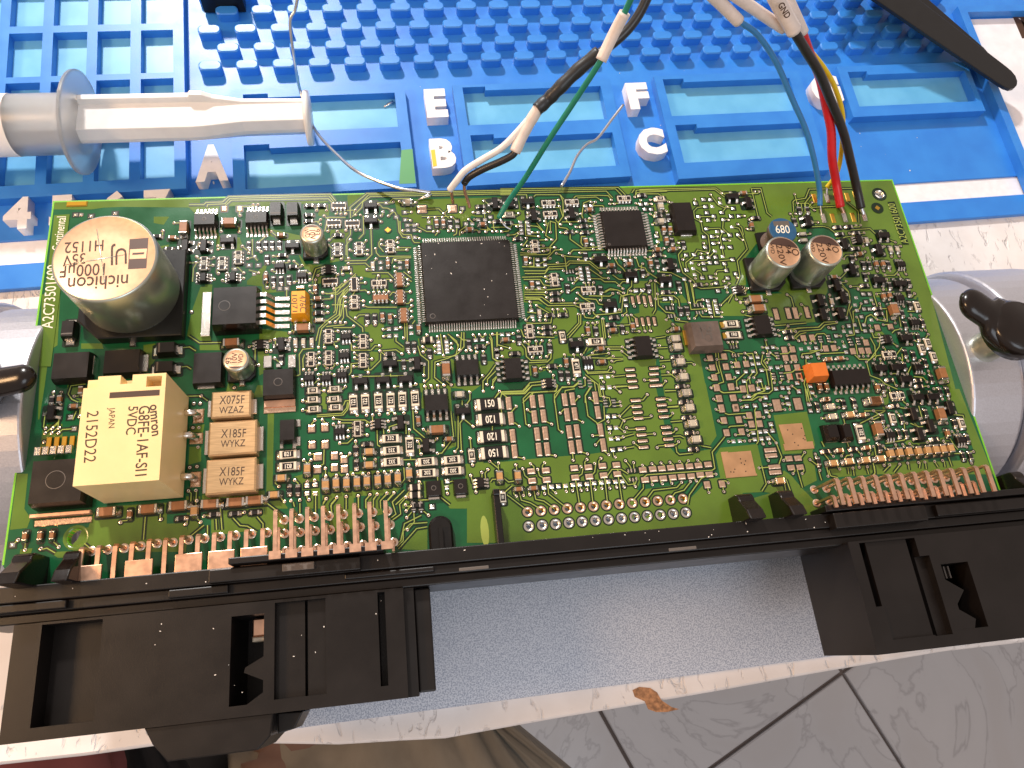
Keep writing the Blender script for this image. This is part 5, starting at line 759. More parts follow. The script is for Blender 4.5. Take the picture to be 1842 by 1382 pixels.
for q in ((530,258),(663,248),(793,235),(923,225),(1050,212),(1182,202),(1308,192),(1440,182)):
    p = pin(*px('D2', *q), .88, .068, -8.12); b = MBd(); b.box(p.x-.1, p.x+.1, -8.16, -8.02, .83, .886); obj('pin_plate', b.build('pin_plate', MI('copper')), con)
    pin(*px('D2', q[0]+28, q[1]+145), .6, .05, -8.12); pin(*px('D2', q[0]+65, q[1]+320), .3, .05, -8.12)
outer = [(1505,859),(1528,857),(1551,855),(1574,853),(1598,851.5),(1620,849.5),(1644,847.5),(1666,845.5),(1689,843),(1711,841),(1733,839.5),(1755,837),(1774,835)]
for x, y in outer: pin(x, y, .93, .085, -8.1)
for x, y in ((1499.5,889.7),(1523,887),(1546,885),(1569,883),(1593,881.5),(1615,880),(1637,878),(1660,876),(1683,873),(1706,870),(1729,867),(1751,864)): pin(x, y, .7, .075, -8.1)
# ------------------------------------------------------------------ holder: base plate with two jaws and levers
M['zinc'] = mat('grey mottled metal plate', (150, 162, 182), .42, .35, bump=.08, bscale=60)
nt = M['zinc'].node_tree; bs = nt.nodes['Principled BSDF']; tc = nt.nodes.new('ShaderNodeTexCoord'); n = nt.nodes.new('ShaderNodeTexNoise'); n.inputs['Scale'].default_value = 34; n.inputs['Detail'].default_value = 3
r = nt.nodes.new('ShaderNodeValToRGB'); r.color_ramp.elements[0].position = .40; r.color_ramp.elements[0].color = s2l((156, 165, 184))+(1,); r.color_ramp.elements[1].position = .56; r.color_ramp.elements[1].color = s2l((208, 214, 226))+(1,)
nt.links.new(tc.outputs['Object'], n.inputs[0]); nt.links.new(n.outputs[0], r.inputs[0]); nt.links.new(r.outputs[0], bs.inputs['Base Color'])
M['cast'] = mat('satin cast aluminium', (196, 196, 204), .42, .75, noise=.05, nscale=30, bump=.12, bscale=45)
holder = thing('board_holder', 'aluminium clamp stand holding the circuit board, with speckled grey plate and black levers', 'clamp')
def poly_w(pts, z): return [(p.x, p.y) for p in (aw(x, y, z) for x, y in pts)]
ZD = -.46
b = MBd(); q = poly_w([(530,1311),(1500,1180)], ZD+.2); d = (q[1][1]-q[0][1])/(q[1][0]-q[0][0])
XL = aw(478, 1318, ZD+.2).x
fy = lambda x: q[0][1]+d*(x-q[0][0])
b.prism([(XL, fy(XL)), (11.5, fy(11.5)), (11.5, 1.2), (XL, 1.2)], ZD, ZD+.2, 0, c=.015); obj('base_plate', b.build('base_plate', MI('zinc')), holder)
def jaw(xf, s, y0, y1, lab):
    ym = (y0+y1)/2; hc = (y0-y1)/2; d_ = 2.35; R = math.hypot(hc, d_)
    o = thing('clamp_jaw', lab, 'x'); del o['category']; o.parent = holder; o.matrix_world = BOARD
    o.matrix_parent_inverse = Matrix()
    def prof(sc_=1.0, z0=-2.5):
        a0 = math.asin(min(1, (z0+d_)/-R/sc_)) if abs(z0+d_) < R*sc_ else 0
        return [(ym+R*sc_*math.cos(-a0+(math.pi+2*a0)*i/30), -d_+R*sc_*math.sin(-a0+(math.pi+2*a0)*i/30)) for i in range(31)]
    def slab(nm, xa, xb, sc_, m='cast', bv=.06, z0=-2.4):
        b = MBd(); pr = prof(sc_, z0); A_ = [(xa, y, z) for y, z in pr]; B_ = [(xb, y, z) for y, z in pr]
        b.loft([A_, B_] if xb < xa else [B_, A_], 0); return pbev(obj(nm, b.build(nm, MI(m)), o), bv, 3)
    slab('jaw_block', xf, xf+s*1.25, 1.0); slab('jaw_step', xf+s*1.253, xf+s*1.4, .95, bv=.02); slab('jaw_flange', xf+s*1.403, xf+s*3.4, 1.06, bv=.1)
    return o
jr = jaw(19.535, 1, -3.25, -6.29, 'right aluminium clamp jaw'); jl = jaw(.17, -1, -2.97, -6.02, 'left aluminium clamp jaw')
def lever(parent, hub, tip, zl, r0, r1, rt):
    b = MBd(); b.lathe([(.34,-1.2),(.34,zl-.35),(.30,zl-.3)], hub[0], hub[1], 28); obj('collar', b.build('collar', MI('alu')), parent)
    b = MBd(); d = Vector((tip[0]-hub[0], tip[1]-hub[1])); L_ = d.length; d.normalize(); nn = Vector((-d.y, d.x)); rings = []
    N = 24
    for i in range(N+1):
        t = math.sin(math.pi/2*i/N); sft = L_*t; w_ = r0*math.sqrt(max(0,1-(sft/r0/1.6)**2)) if sft < r0 else 0; w_ = max(w_, r1+(rt-r1)*t); 
        if L_-sft < rt: w_ *= math.sqrt(max(.05, 1-((rt-(L_-sft))/rt)**2))
        z = zl+.25*t; hgt = (.28-.04*t)*(math.sqrt(max(.05, 1-((rt-(L_-sft))/rt)**2)) if L_-sft < rt else 1)
        c = Vector(hub)+d*sft; rings.append([(c.x+nn.x*w_*math.cos(a), c.y+nn.y*w_*math.cos(a), z+hgt*math.sin(a)*(.8 if math.sin(a) > 0 else 1)) for a in (2*math.pi*k/16 for k in range(16))])
    b.loft(rings, 0, smooth=True); b.lathe([(r0*.75,zl-.3),(r0,zl-.15),(r0,zl+.2),(r0*.86,zl+.3),(.01,zl+.31)], hub[0], hub[1], 28)
    obj('lever', b.build('lever', MI('epoxy_gloss')), parent)
hb = ab(1834, 588, 1.5); tp = ab(1738, 526, 1.7); lever(jr, (hb.x, hb.y), (tp.x, tp.y), 1.3, .62, .33, .36)
hb = ab(-60, 690, 1.0); tp = ab(66, 678, 1.0); lever(jl, (hb.x, hb.y), (tp.x, tp.y), .8, .5, .3, .25)
# ------------------------------------------------------------------ white desk, floor
M['desk'] = mat('rough white paint', (234, 228, 226), .5, noise=.04, nscale=1.2, rgb2=(226, 219, 216))
nt = M['desk'].node_tree; L = nt.links; tc = nt.nodes.new('ShaderNodeTexCoord'); mp = nt.nodes.new('ShaderNodeMapping'); mp.inputs['Scale'].default_value = (2.2, .9, 1); L.new(tc.outputs['Object'], mp.inputs[0])
n1 = nt.nodes.new('ShaderNodeTexNoise'); n1.inputs['Scale'].default_value = 1.7; n1.inputs['Detail'].default_value = 6; n1.inputs['Distortion'].default_value = .8; L.new(mp.outputs[0], n1.inputs[0])
r1 = nt.nodes.new('ShaderNodeValToRGB'); r1.color_ramp.elements[0].position = .27; r1.color_ramp.elements[1].position = .43; L.new(n1.outputs[0], r1.inputs[0])      # paint with pits where the roller left gaps
bp = nt.nodes.new('ShaderNodeBump'); bp.inputs['Strength'].default_value = .6; bp.inputs['Distance'].default_value = .12; L.new(r1.outputs[0], bp.inputs['Height']); L.new(bp.outputs[0], nt.nodes['Principled BSDF'].inputs['Normal'])
M['chipwood'] = mat('bare board under chipped paint', (168, 122, 86), .8, noise=.4, nscale=9)
edge = [(-80,1392),(0,1374),(150,1358),(272,1341),(400,1338),(485,1336),(610,1338),(720,1331),(800,1327),(900,1309),(1000,1291),(1150,1266),(1300,1240),(1420,1218),(1500,1204),(1600,1187),(1700,1170),(1842,1154),(1960,1136)]
E_ = poly_w(edge, ZD-.1)
desk = thing('desk', 'white painted desk top with rough chipped front edge', 'desk')
b = MBd(); top = [(x, y+.05) for x, y in E_]; b.flat(top+[(60,45),(-45,45)], ZD, 0)
rings = [[(x, y+.05, ZD) for x, y in E_], [(x, y-.0, ZD-.05) for x, y in E_], [(x, y-.03, ZD-.2) for x, y in E_], [(x, y+.04, ZD-1.6) for x, y in E_]]
base = [b.add(r_) for r_ in rings]
for a, c in zip(base, base[1:]):
    for i in range(len(E_)-1): b.face((c+i, c+i+1, a+i+1, a+i), 0, True)
b.flat([(x, y+.04) for x, y in E_]+[(60,45),(-45,45)], ZD-1.6, 0)
obj('desk_top', b.build('desk_top', MI('desk')), desk)
b = MBd(); random.seed(3); pts = [aw(x, y, ZD+.012) for x, y in ((1138,1242),(1150,1236),(1170,1238),(1182,1246),(1190,1260),(1208,1272),(1222,1276),(1200,1281),(1180,1281),(1166,1276),(1160,1262),(1142,1254))]
b.prism([(p.x, p.y) for p in pts], ZD+.001, ZD+.012, 0); obj('paint_chip', b.build('paint_chip', MI('chipwood')), desk)
M['tile'] = mat('grey marble tile', (222, 214, 218), .32, noise=.10, nscale=.06, bump=.0); 
nt = M['tile'].node_tree; wv = nt.nodes.new('ShaderNodeTexNoise'); wv.inputs['Scale'].default_value = .045; wv.inputs['Detail'].default_value = 7; wv.inputs['Distortion'].default_value = 2.5
geo = nt.nodes.new('ShaderNodeNewGeometry'); nt.links.new(geo.outputs['Position'], wv.inputs[0]); rp = nt.nodes.new('ShaderNodeValToRGB'); E3 = rp.color_ramp.elements
E3[0].position = .40; E3[0].color = s2l((182, 184, 190))+(1,); E3[1].position = .62; E3[1].color = s2l((176, 177, 182))+(1,); x = E3.new(.5); x.color = s2l((160, 161, 167))+(1,); x = E3.new(.485); x.color = s2l((180, 182, 188))+(1,); x = E3.new(.515); x.color = s2l((178, 180, 186))+(1,)
nt.links.new(wv.outputs[0], rp.inputs[0]); nt.links.new(rp.outputs[0], nt.nodes['Principled BSDF'].inputs['Base Color'])
M['grout'] = mat('floor grout', (112, 102, 98), .9)
ZF = -72
floor = obj('floor', None, kind='structure'); floor['label'] = 'grey marble tiled floor far below the desk'
b = MBd(); b.flat([(-300,-300),(400,-300),(400,300),(-300,300)], ZF-.6, 0); obj('grout_bed', b.build('grout_bed', MI('grout')), floor)
u = Vector((.3686, -.9296)); v = Vector((.9296, .3686)); O = Vector(aw(1091, 1299, ZF)[:2]); O2 = Vector(aw(1390, 1302, ZF)[:2]); S = 27.8
off = (O2-O).dot(u); O = O+u*off
b = MBd(); g = .22; c = [(g,g),(S-g,g),(S-g,S-g),(g,S-g)]; b.prism([(q0*v.x+q1*u.x, q0*v.y+q1*u.y) for q0, q1 in c], -.6, 0, 0, c=.12); TM = b.build('tile', MI('tile'))
for i in range(-5, 5):
    for j in range(-4, 4): p = O+v*(S*i)+u*(S*j); obj('tile', TM, floor, (p.x, p.y, ZF))
# ------------------------------------------------------------------ blue repair mat
M['mat_blue'] = mat('blue silicone', (54, 134, 218), .38, noise=.06, nscale=1.2, bump=.08, bscale=30, sss=.08, rgb2=(48, 124, 210))
M['mat_pale'] = mat('thin pale blue silicone pocket floor', (106, 180, 222), .36, noise=.05, nscale=1.5, rgb2=(96, 170, 214))
M['white_rubber'] = mat('white silicone lettering', (236, 232, 234), .5, noise=.04, nscale=5)
M['paper'] = mat('white card', (232, 228, 232), .6, noise=.05, nscale=2)
matt = thing('repair_mat', 'blue silicone repair mat with white letters, pockets and rows of studs', 'mat')
ZB = -.30
b = MBd(); b.box(-16, 26, 2.29, 2.96, ZD+.004, ZB, 0); b.box(-16, 26, 3.60, 16, ZD+.004, ZB, 0); pbev(obj('mat_base', b.build('mat_base', MI('mat_blue')), matt), .02)
b = MBd(); b.box(-16, 26, 2.963, 3.597, ZD+.004, ZB-.05, 0); obj('white_strip', b.build('white_strip', MI('white_rubber')), matt)
def tray(outer, pockets, name='tray', zt=0.0, fm='mat_pale'):
    b = MBd(); o4 = poly_w(outer, zt); x0, x1 = (o4[0][0]+o4[3][0])/2, (o4[1][0]+o4[2][0])/2; y0, y1 = (o4[2][1]+o4[3][1])/2, (o4[0][1]+o4[1][1])/2; recs = []
    for pk in pockets:
        p = poly_w(pk, zt); xa, xb, ya, yb = (p[0][0]+p[3][0])/2, (p[1][0]+p[2][0])/2, (p[2][1]+p[3][1])/2, (p[0][1]+p[1][1])/2
        recs.append((xa, xb, ya, yb, -.275, 1)); recs.append((xa, xa+(xb-xa)*.16, yb-.01, yb+.13, -.275, 1))
    cells(b, x0, x1, y0, y1, zt, ZB+.002, recs, 0); o = obj(name, b.build(name, MI('mat_blue', fm)), matt); pbev(o, .04, 3); return o
tray([(414,162),(728,150),(748,336),(420,356)], [[(437,175),(711,169),(716,229),(440,240)], [(439,266),(721,258),(727,321),(441,344)]])
tray([(815,151),(1098,146),(1136,318),(838,334)], [[(832,163),(1080,156),(1093,211),(843,229)], [(845,248),(1102,241),(1115,298),(858,312)]])
tray([(1174,136),(1440,128),(1490,306),(1223,322)], [[(1193,148),(1423,142),(1434,194),(1210,214)], [(1215,230),(1447,223),(1471,275),(1233,298)]])
tray([(1507,120),(1727,112),(1782,194),(1535,216)], [[(1526,134),(1732,130),(1760,180),(1547,194)]])
b = MBd(); recs = []
for X0, X1 in ((-16.0,-14.85),(-14.6,-13.6),(-13.35,-12.45),(-12.2,-11.3),(-11.05,-10.22),(-9.96,-9.1),(-8.84,-8.0),(-7.73,-6.9)):
    for Y0, Y1 in ((4.98,6.43),(6.62,8.08),(8.27,9.70),(9.93,11.3),(11.5,12.9)): recs.append((X0, X1, Y0, Y1, -.275, 1))
cells(b, -16, -6.62, 4.62, 14, 0, ZB+.002, recs, 0); pbev(obj('tray', b.build('tray', MI('mat_blue', 'mat_pale')), matt), .04, 3)
p0 = poly_w([(1721,21),(1842,290)], 0); X0 = (p0[0][0]+p0[1][0])/2       # framed bay with white card at the right
p1 = poly_w([(1735,22)], 0)[0]; b = MBd(); cells(b, X0, 27, 2.9, p1[1]+.25, 0, ZB+.002, [(X0+.28, 27, 2.9, p1[1], -.285, 0)], 0); pbev(obj('tray', b.build('tray', MI('mat_blue')), matt), .04, 3)
card = MBd(); card.box(X0+.32, 26.5, 2.95, p1[1]-.05, -.283, -.268, 0); tag(obj('paper_card', card.build('paper_card', MI('paper'))), 'white card with a black letter lying in the right bay of the mat', 'card')
mm = text_mesh('M', 1.6, 'dark_ink', bold=.05); p = aw(1850, 46, -.27); o = obj('printed_marking', mm, bpy.data.objects['paper_card'], (p.x+.1, p.y, -.266)); 
b = MBd(); n = 6; w2, h2 = .30, .155; r = .12
pl = []
for cx, cy, a0 in ((w2-r,-h2+r,-90),(w2-r,h2-r,0),(-w2+r,h2-r,90),(-w2+r,-h2+r,180)):
    for i in range(n+1): a = math.radians(a0+90*i/n); pl.append((cx+r*math.cos(a), cy+r*math.sin(a)))
b.prism(pl, ZB+.001, .0, 0, c=.03); ST = b.build('stud', MI('mat_blue'))
for rr in range(5):
    for i in range(24):
        x = -5.955+.975*i+(.4875 if rr % 2 else 0); y = (8.47, 9.06, 9.70, 10.36, 11.0)[rr]
        if x < 17: obj('stud', ST, matt, (x, y, 0))
def letter(ch, tx, ty, bx, by, wpx, name='raised_letter'):     # top-middle and bottom-middle pixel of the letter's upper face
    T_, B_ = aw(tx, ty, .05), aw(bx, by, .05); h = (T_-B_).length; me = text_mesh(ch, 1.0, 'white_rubber', .19, .06)
    ys = [v.co.y for v in me.vertices]; xs = [v.co.x for v in me.vertices]; k = h/(max(ys)-min(ys)); kx = (aw(tx+wpx/2, ty, .05)-aw(tx-wpx/2, ty, .05)).length/(max(xs)-min(xs))
    o = obj(name, me, matt, ((T_.x+B_.x)/2, (T_.y+B_.y)/2, -.15)); o.scale = (kx, k, 1.05); o.location.x -= kx*(max(xs)+min(xs))/2; o.location.y -= k*(max(ys)+min(ys))/2; return o
letter('E', 782, 160, 787, 211, 38); letter('B', 794, 249, 800, 302, 44); letter('F', 1145, 149, 1152, 196, 38); letter('C', 1168, 230, 1178, 278, 48); letter('A', 380, 260, 381, 326, 58); letter('G', 1480, 134, 1492, 186, 52)
for ch, x in (('4', -10.55), ('5', -9.55), ('6', -8.35), ('7', -7.35)):
    me = text_mesh(ch, 1.15, 'white_rubber', .19, .05); obj('raised_number', me, matt, (x, 4.12, -.15))
b = MBd(); q = poly_w([(722,270),(742,268),(748,330),(718,331)], .003); b.flat(q, .003, 0)
M['stain'] = mat('yellow green flux stain', (96, 160, 110), .3); M['stain2'] = mat('yellow flux stain', (226, 196, 70), .3); obj('flux_stain', b.build('flux_stain', MI('stain')), matt)
b = MBd(); b.flat(poly_w([(775,270),(782,269),(786,298),(779,300)], .06), .058, 0); obj('flux_stain', b.build('flux_stain', MI('stain2')), matt)
b = MBd(); b.tube([aw(691,194,-.27), aw(699,188,-.25), aw(708,183,-.22)], [.03,.05,.04], 8); tag(obj('solder_scrap', b.build('solder_scrap', MI('tin'))), 'tiny silver solder offcut lying in the pocket beside the letter E', 'scrap')
# ------------------------------------------------------------------ syringe
M['pp'] = mat('milky white plastic', (228, 226, 226), .34, sss=.35, coat=.2, noise=.02, nscale=4)
M['pp_clear'] = mat('cloudy clear plastic', (236, 240, 244), .3, trans=.88)
M['label'] = mat('syringe label', (236, 232, 228), .5)
a, c = aw(20, 226, 1.0), aw(550, 213, 1.0); ax = (c-a).normalized(); sy = thing('syringe', 'white plastic syringe lying across the left pockets of the mat', 'syringe')
ang = math.atan2(ax.y, ax.x); sy.location = (a.x, a.y, 1.0); sy.rotation_euler = (0, 0, ang); Ls = (c-a).length
def sloc(x, y): q = aw(x, y, 1.0); return (q-a).dot(ax)
xf = sloc(150, 220)
def sobj(n_, b, m, bev=0):
    o = obj(n_, b.build(n_, MI(*m)), sy)
    if bev: pbev(o, bev, 3)
    return o
b = MBd(); b.lathe([(.72,-9),(.72,xf-.2),(.74,xf-.1)], n=36, axis='x', cap0=False, cap1=False); b.lathe([(.62,xf-.1),(.62,-9)], n=36, axis='x', cap0=False, cap1=False); sobj('barrel', b, ['pp_clear'])
b = MBd(); n = 36; rg = []
for x, k in ((xf-.1,.96),(xf-.085,1),(xf-.015,1),(xf+.0,.96)):
    rg.append([(x+.12*abs(math.sin(t))**2*0, .62*math.cos(t)*k*1.45, (1.0*math.sin(t) if math.sin(t) > 0 else .98*math.sin(t))*k*1.18) for t in (2*math.pi*i/n for i in range(n))])
rg = [[(x+.10*(y/.9), z_y, zz) for (x, z_y, zz), y in zip(r_, [q[1] for q in r_])] for r_ in rg]
b.loft([[(x, yy*1.4, zz*.98+.03) for x, yy, zz in r_] for r_ in rg], 0); sobj('finger_flange', b, ['pp_clear'])
b = MBd(); xm0, xm1 = sloc(352, 205), sloc(440, 216); rows = []
for x, k, tp in ((-7,.50,.50),(xf,.50,.50),(xm0-.06,.50,.50),(xm0,.50,.58),(xm0+.28,.48,.58),(xm0+.5,.45,.48),(xm1,.36,.40),(Ls,.34,.38)):
    rows.append([(x,-k,-.1),(x,-k,.02),(x,-k*.8,.30),(x,k*.55,.36),(x,k*.62,tp),(x,k*.9,tp),(x,k,.30),(x,k,-.2),(x,k*.5,-.42),(x,-k*.5,-.42)])
b.loft(rows, 0); sobj('plunger_rod', b, ['pp'], .02)
b = MBd(); b.lathe([(.5,Ls-.02),(.66,Ls),(.68,Ls+.06),(.66,Ls+.13),(.01,Ls+.15)], n=36, axis='x'); sobj('thumb_rest', b, ['pp'])
b = MBd(); b.lathe([(.725,-7),(.725,sloc(32,200))], n=36, axis='x', cap0=False, cap1=False); sobj('label_band', b, ['label'])
# ------------------------------------------------------------------ tweezers and small black tool
M['tool'] = mat('black coated steel', (16, 16, 18), .38, noise=.2, nscale=3, bump=.05, bscale=60)
tw = thing('tweezers', 'black coated tweezers lying over the upper right of the mat', 'tweezers')
def arm(name, upper, lower, tip, r, z, t):      # edges of one arm read from the picture, round end at tip
    T_ = aw(*tip, z[1]); U = aw(*upper, z[0]); L_ = aw(*lower, z[0]); d = T_-(U+L_)/2; d.z = 0; d.normalize(); nn = Vector((-d.y, d.x, 0)); b = MBd(); N = 24
    d = T_-(U+L_)/2; d.z = 0; d.normalize(); nn = Vector((-d.y, d.x, 0)); w00 = abs((U-L_).dot(nn))/2; k_ = .5; U, L_ = U+(U-T_)*k_, L_+(L_-T_)*k_
    A0, B0 = (U, L_) if (U-L_).dot(nn) > 0 else (L_, U); Ltot = (T_-(U+L_)/2).length; rows = []
    for i in range(N+1):
        f = 1-(1-i/N)**1.0 if i < 12 else .5+.5*(i-12)/12; c0 = (U+L_)/2; e_ = (i/N)
        f = e_ if e_ < .6 else .6+.4*math.sin((e_-.6)/.4*math.pi/2); c = c0.lerp(T_, f); w0 = w00; w_ = w0+(r-w0)*f; e_ = Ltot*(1-f)
        if e_ < r: w_ = r*math.sqrt(max(.004, 1-((r-e_)/r)**2))
        rows.append([tuple(c+nn*w_), tuple(c+nn*w_+Vector((0,0,t))), tuple(c-nn*w_+Vector((0,0,t))), tuple(c-nn*w_)])
    b.loft(rows, 0); pbev(obj(name, b.build(name, MI('tool')), tw), .02)
arm('arm', (1661,0), (1549,0), (1824,158), .38, (.95, .35), .12); arm('arm', (1680,0), (1570,0), (1776,118), .34, (.45, .08), .12)
b = MBd(); p = aw(398, -16, .2); b.cbox(-.55, .55, -.3, .45, -.44, .5, .12, 0, draft=.02); o = tag(obj('tool_foot', b.build('tool_foot', MI('black')), None, (p.x, p.y, .2)), 'blunt black plastic end of a tool at the top of the mat', 'tool')
# ------------------------------------------------------------------ wires
def wmat(n, rgb, rough=.36): M[n] = mat(n, rgb, rough, noise=.05, nscale=6, coat=.1)
wmat('white wire', (232, 226, 222)); wmat('black wire', (30, 28, 30)); wmat('green wire', (18, 122, 98)); wmat('blue wire', (52, 126, 186)); wmat('red wire', (204, 24, 34)); wmat('yellow wire', (232, 198, 20)); wmat('sleeve', (226, 212, 204), .5); wmat('heat shrink', (28, 28, 30), .45)
M['solder'] = mat('solder wire', (206, 206, 210), .3, 1.0); M['strand'] = mat('bare copper strand', (200, 158, 136), .38, 1.0)
def wpts(L): return smooth([aw(x, y, z) for x, y, z in L], 6)
def wire(root, name, L, r, m, bulge=None):
    b = MBd(); P = wpts(L); b.tube(P, r if not bulge else [r*(1+bulge*math.sin(i*1.3)) for i in range(len(P))], 10); return obj(name, b.build(name, MI(m)), root)
def zb(x, y): return abw(x, y, 0).z       # world height of the board under a pixel
w1 = thing('black_cable', 'thick black sleeved cable splitting into a white and a black lead at the board', 'cable')
wire(w1, 'sheath', [(1166,-8,6.2),(1150,25,6.0),(1128,55,5.8),(1098,82,5.6),(1062,108,5.4),(1035,130,5.2)], .10, 'black wire')
wire(w1, 'heat_shrink', [(1078,95,5.5),(1040,126,5.25),(1005,160,5.0),(985,180,4.8),(966,197,4.7)], .14, 'heat shrink', .05)
wire(w1, 'white_lead', [(972,190,4.7),(945,222,4.4),(905,264,4.0),(868,287,3.7),(838,306,3.5),(822,325,3.3),(809,342,3.05)], .075, 'white wire')
wire(w1, 'sleeve', [(972,190,4.72),(958,212,4.5),(942,240,4.25),(926,274,4.0)], .125, 'sleeve', .03)
wire(w1, 'black_lead', [(930,266,4.05),(922,279,3.95),(900,291,3.8),(870,304,3.6),(845,318,3.4),(835,330,3.2)], .078, 'black wire')
wire(w1, 'bare_end', [(811,340,3.05),(813,352,2.9),(815,366,2.72)], .035, 'strand'); wire(w1, 'bare_end', [(835,328,3.2),(836,345,3.0),(842,362,2.8),(845,374,2.68)], .035, 'strand')
w2 = thing('green_wire', 'thin green wire with a white sleeve soldered at the top of the board', 'wire')
wire(w2, 'insulation', [(1137,-6,7.0),(1122,26,6.7),(1100,68,6.3),(1082,107,6.0),(1035,180,5.2),(988,251,4.4),(945,320,3.5),(915,362,2.95),(897,393,2.66)], .06, 'green wire'); wire(w2, 'sleeve', [(1124,23,6.72),(1102,65,6.32),(1081,109,5.98)], .115, 'sleeve'); wire(w2, 'bare_end', [(898,391,2.67),(903,400,2.7),(910,408,2.66),(919,413,2.63)], .02, 'solder')
w3 = thing('blue_wire', 'thin blue wire curving down to the upper right corner of the board', 'wire')
wire(w3, 'insulation', [(1300,5,6.6),(1330,38,6.3),(1362,62,6.0),(1396,112,5.4),(1425,178,4.7),(1450,235,4.1),(1465,290,3.5),(1474,340,2.95),(1475,370,2.72)], .062, 'blue wire'); wire(w3, 'sleeve', [(1272,-16,6.9),(1300,10,6.6),(1329,39,6.3)], .12, 'sleeve'); wire(w3, 'bare_end', [(1475,368,2.73),(1477,381,2.66),(1479,396,2.6)], .02, 'solder')
w4 = thing('yellow_wire', 'thin yellow wire passing behind the red and black wires', 'wire')
wire(w4, 'insulation', [(1385,35,6.2),(1411,52,6.0),(1440,75,5.7),(1466,102,5.3),(1487,130,5.0),(1503,161,4.6),(1516,210,4.1),(1513,276,3.4),(1505,312,3.0),(1487,338,2.72)], .055, 'yellow wire'); wire(w4, 'sleeve', [(1305,-20,6.9),(1345,8,6.55),(1380,32,6.25),(1410,52,6.0)], .115, 'sleeve'); wire(w4, 'bare_end', [(1488,336,2.73),(1487,346,2.66),(1488,358,2.6)], .03, 'solder')
w5 = thing('red_wire', 'red wire running under the black wire to the upper right corner', 'wire')
wire(w5, 'insulation', [(1424,20,6.2),(1443,61,5.8),(1457,99,5.4),(1474,137,5.0),(1487,195,4.4),(1495,236,4.0),(1497,286,3.5),(1504,328,3.0),(1512,373,2.72)], .10, 'red wire'); wire(w5, 'sleeve', [(1408,-14,6.5),(1424,18,6.2),(1443,60,5.8)], .135, 'sleeve'); wire(w5, 'bare_end', [(1511,370,2.72),(1516,380,2.64),(1519,390,2.58)], .05, 'strand')
w6 = thing('black_wire', 'black wire with a sleeve lettered GND at the upper right corner', 'wire')
wire(w6, 'insulation', [(1427,54,6.2),(1433,64,6.1),(1451,94,5.75),(1474,132,5.3),(1493,178,4.75),(1516,235,4.1),(1531,294,3.45),(1541,338,2.98),(1549,375,2.72)], .10, 'black wire'); wire(w6, 'sleeve', [(1390,-14,6.85),(1408,20,6.5),(1429,57,6.15)], .155, 'sleeve'); wire(w6, 'bare_end', [(1548,372,2.74),(1552,383,2.66),(1557,397,2.58)], .055, 'solder')
me = text_mesh('GND', .16, 'dark_ink', bold=.004); A_, B_ = aw(1397,-4,6.75), aw(1412,22,6.52); c = (A_+B_)/2; d = (B_-A_).normalized(); nv = (CAMC-c).normalized(); zax = (nv-d*nv.dot(d)).normalized(); yax = zax.cross(d)
o = obj('printed_marking', me, w6); o.matrix_world = Matrix(((d.x,yax.x,zax.x,c.x+zax.x*.24),(d.y,yax.y,zax.y,c.y+zax.y*.24),(d.z,yax.z,zax.z,c.z+zax.z*.24),(0,0,0,1)))
s1 = MBd(); s1.tube(wpts([(536,-8,3.2),(531,18,2.9),(522,39,2.7),(527,91,2.1),(534,135,1.3),(540,163,.5),(556,212,.45),(575,245,1.1),(607,279,1.8),(638,306,2.4),(674,324,2.6),(721,340,2.72),(748,343,2.74),(775,347,2.7)]), .038, 8); tag(obj('solder_wire', s1.build('solder_wire', MI('solder'))), 'long thin silver solder wire passing behind the syringe plunger', 'solder wire', 'pieces of solder wire')
s2 = MBd(); s2.tube(wpts([(1121,189,1.9),(1100,216,1.9),(1075,249,2.0),(1056,260,2.1),(1038,281,2.3),(1025,310,2.5),(1010,335,2.66)]), .036, 8); tag(obj('solder_wire', s2.build('solder_wire', MI('solder'))), 'short bent silver solder wire standing at the back edge of the board', 'solder wire', 'pieces of solder wire')
b = MBd(); b.tube([abw(*px('A3',x,y),z) for x, y, z in ((810,245,.03),(880,215,.06),(930,195,.1),(960,190,.08))], [.02,.04,.06,.03], 8); obj('solder_blob', b.build('solder_blob', MI('tin')), board, mtx=None).matrix_parent_inverse = BOARDI
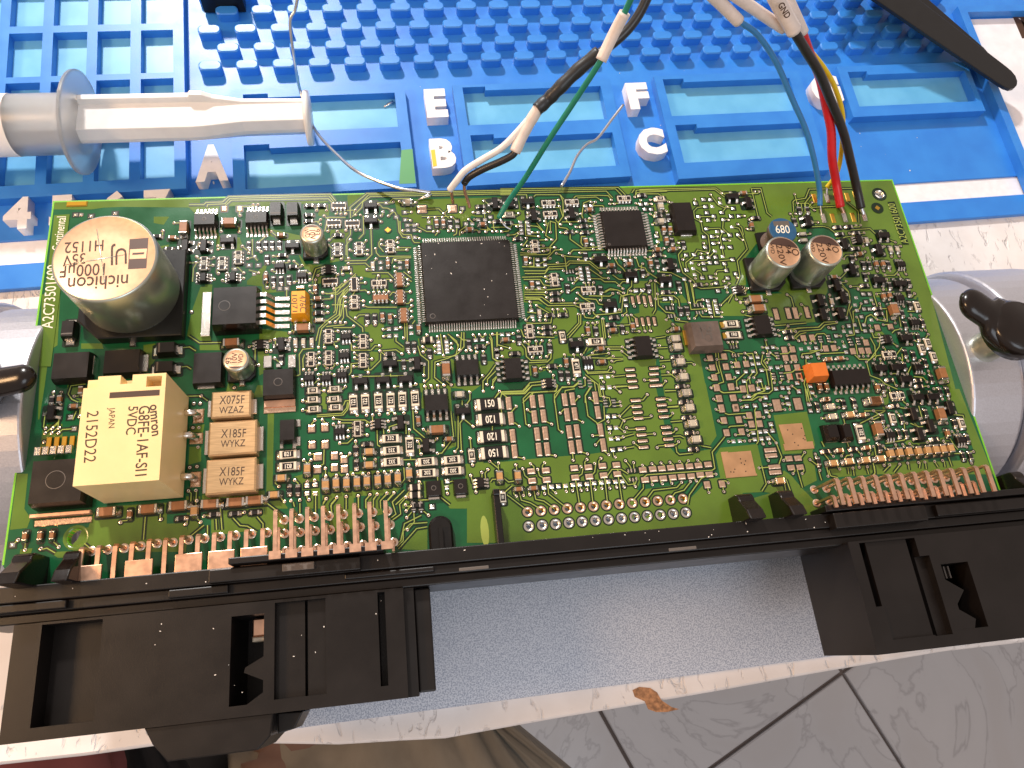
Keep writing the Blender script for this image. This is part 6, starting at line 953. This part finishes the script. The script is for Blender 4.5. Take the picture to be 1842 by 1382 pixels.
# ------------------------------------------------------------------ person's lap below the desk
M['cloth'] = mat('grey green work trousers', (116, 110, 100), .85, noise=.18, nscale=.5, bump=.8, bscale=1.2, stretch=(1, .35, 1))
M['red cloth'] = mat('dark red cloth', (110, 56, 54), .85, noise=.12, nscale=.6, bump=.4, bscale=2)
M['skin'] = mat('skin', (104, 80, 70), .6, sss=.1)
M['dark cloth'] = mat('black cloth', (26, 22, 22), .9)
per = thing('person', 'person sitting at the desk, only grey green trousers and red shirt showing under its edge', 'person')
def limb(pts, rad, name, m):
    P = smooth(pts, 6); R_ = [rad[0]+(rad[1]-rad[0])*i/(len(P)-1)+.35*math.sin(i*1.9) for i in range(len(P))]; b = MBd(); b.tube(P, R_, 20); return obj(name, b.build(name, MI(m)), per)
zp = -26
def pw(x, y, z=zp): return aw(x, y, z)
limb([pw(600,1600), pw(720,1500), pw(860,1420), pw(930,1370), pw(960,1330)], (9.0, 7.0), 'trouser_leg', 'cloth')
limb([pw(100,1640), pw(150,1560), pw(330,1500), pw(420,1440), pw(460,1400)], (9, 6.2), 'trouser_leg', 'dark cloth')
limb([pw(-60,1560,-18), pw(0,1450,-18), pw(60,1420,-18), pw(110,1400,-19)], (4.5, 3.2), 'shirt', 'red cloth')
limb([pw(500,1640,-22), pw(520,1470,-22), pw(540,1400,-22), pw(560,1365,-23)], (3.0, 2.2), 'body', 'skin')

# ------------------------------------------------------------------ dust and crumbs
M['dust'] = mat('pale dust', (222, 214, 206), .9)
def specks(name, parent, n, place, smin, smax, seed):
    rnd = random.Random(seed); b = MBd()
    for _ in range(n):
        x, y, z = place(rnd); r = rnd.uniform(smin, smax); a = rnd.random()*6.28; k = rnd.choice([1, 1, 1.3, 2.4]); q = [(x+(c*math.cos(a)*k-s_*math.sin(a))*r, y+(c*math.sin(a)*k+s_*math.cos(a))*r) for c, s_ in circ(0,0,1,6)]
        b.prism(q, z, z+r*.5, 0)
    return obj(name, b.build(name, MI('dust')), parent, kind='stuff')
specks('dust', board, 16, lambda r: (8.7584+r.uniform(-.95,.95), -2.4202+r.uniform(-.95,.95), .145), .004, .012, 1)
specks('dust', board, 14, lambda r: (r.uniform(.6,6.9), r.uniform(-10.5,-8.9), .362), .004, .011, 2)
specks('dust', board, 34, lambda r: (r.uniform(.3,19), r.uniform(-8.42,-8.2), .442), .004, .012, 3)
specks('dust', matt, 70, lambda r: (r.uniform(-6.4,15), r.uniform(3.7,8), ZB+.001) , .006, .022, 4)
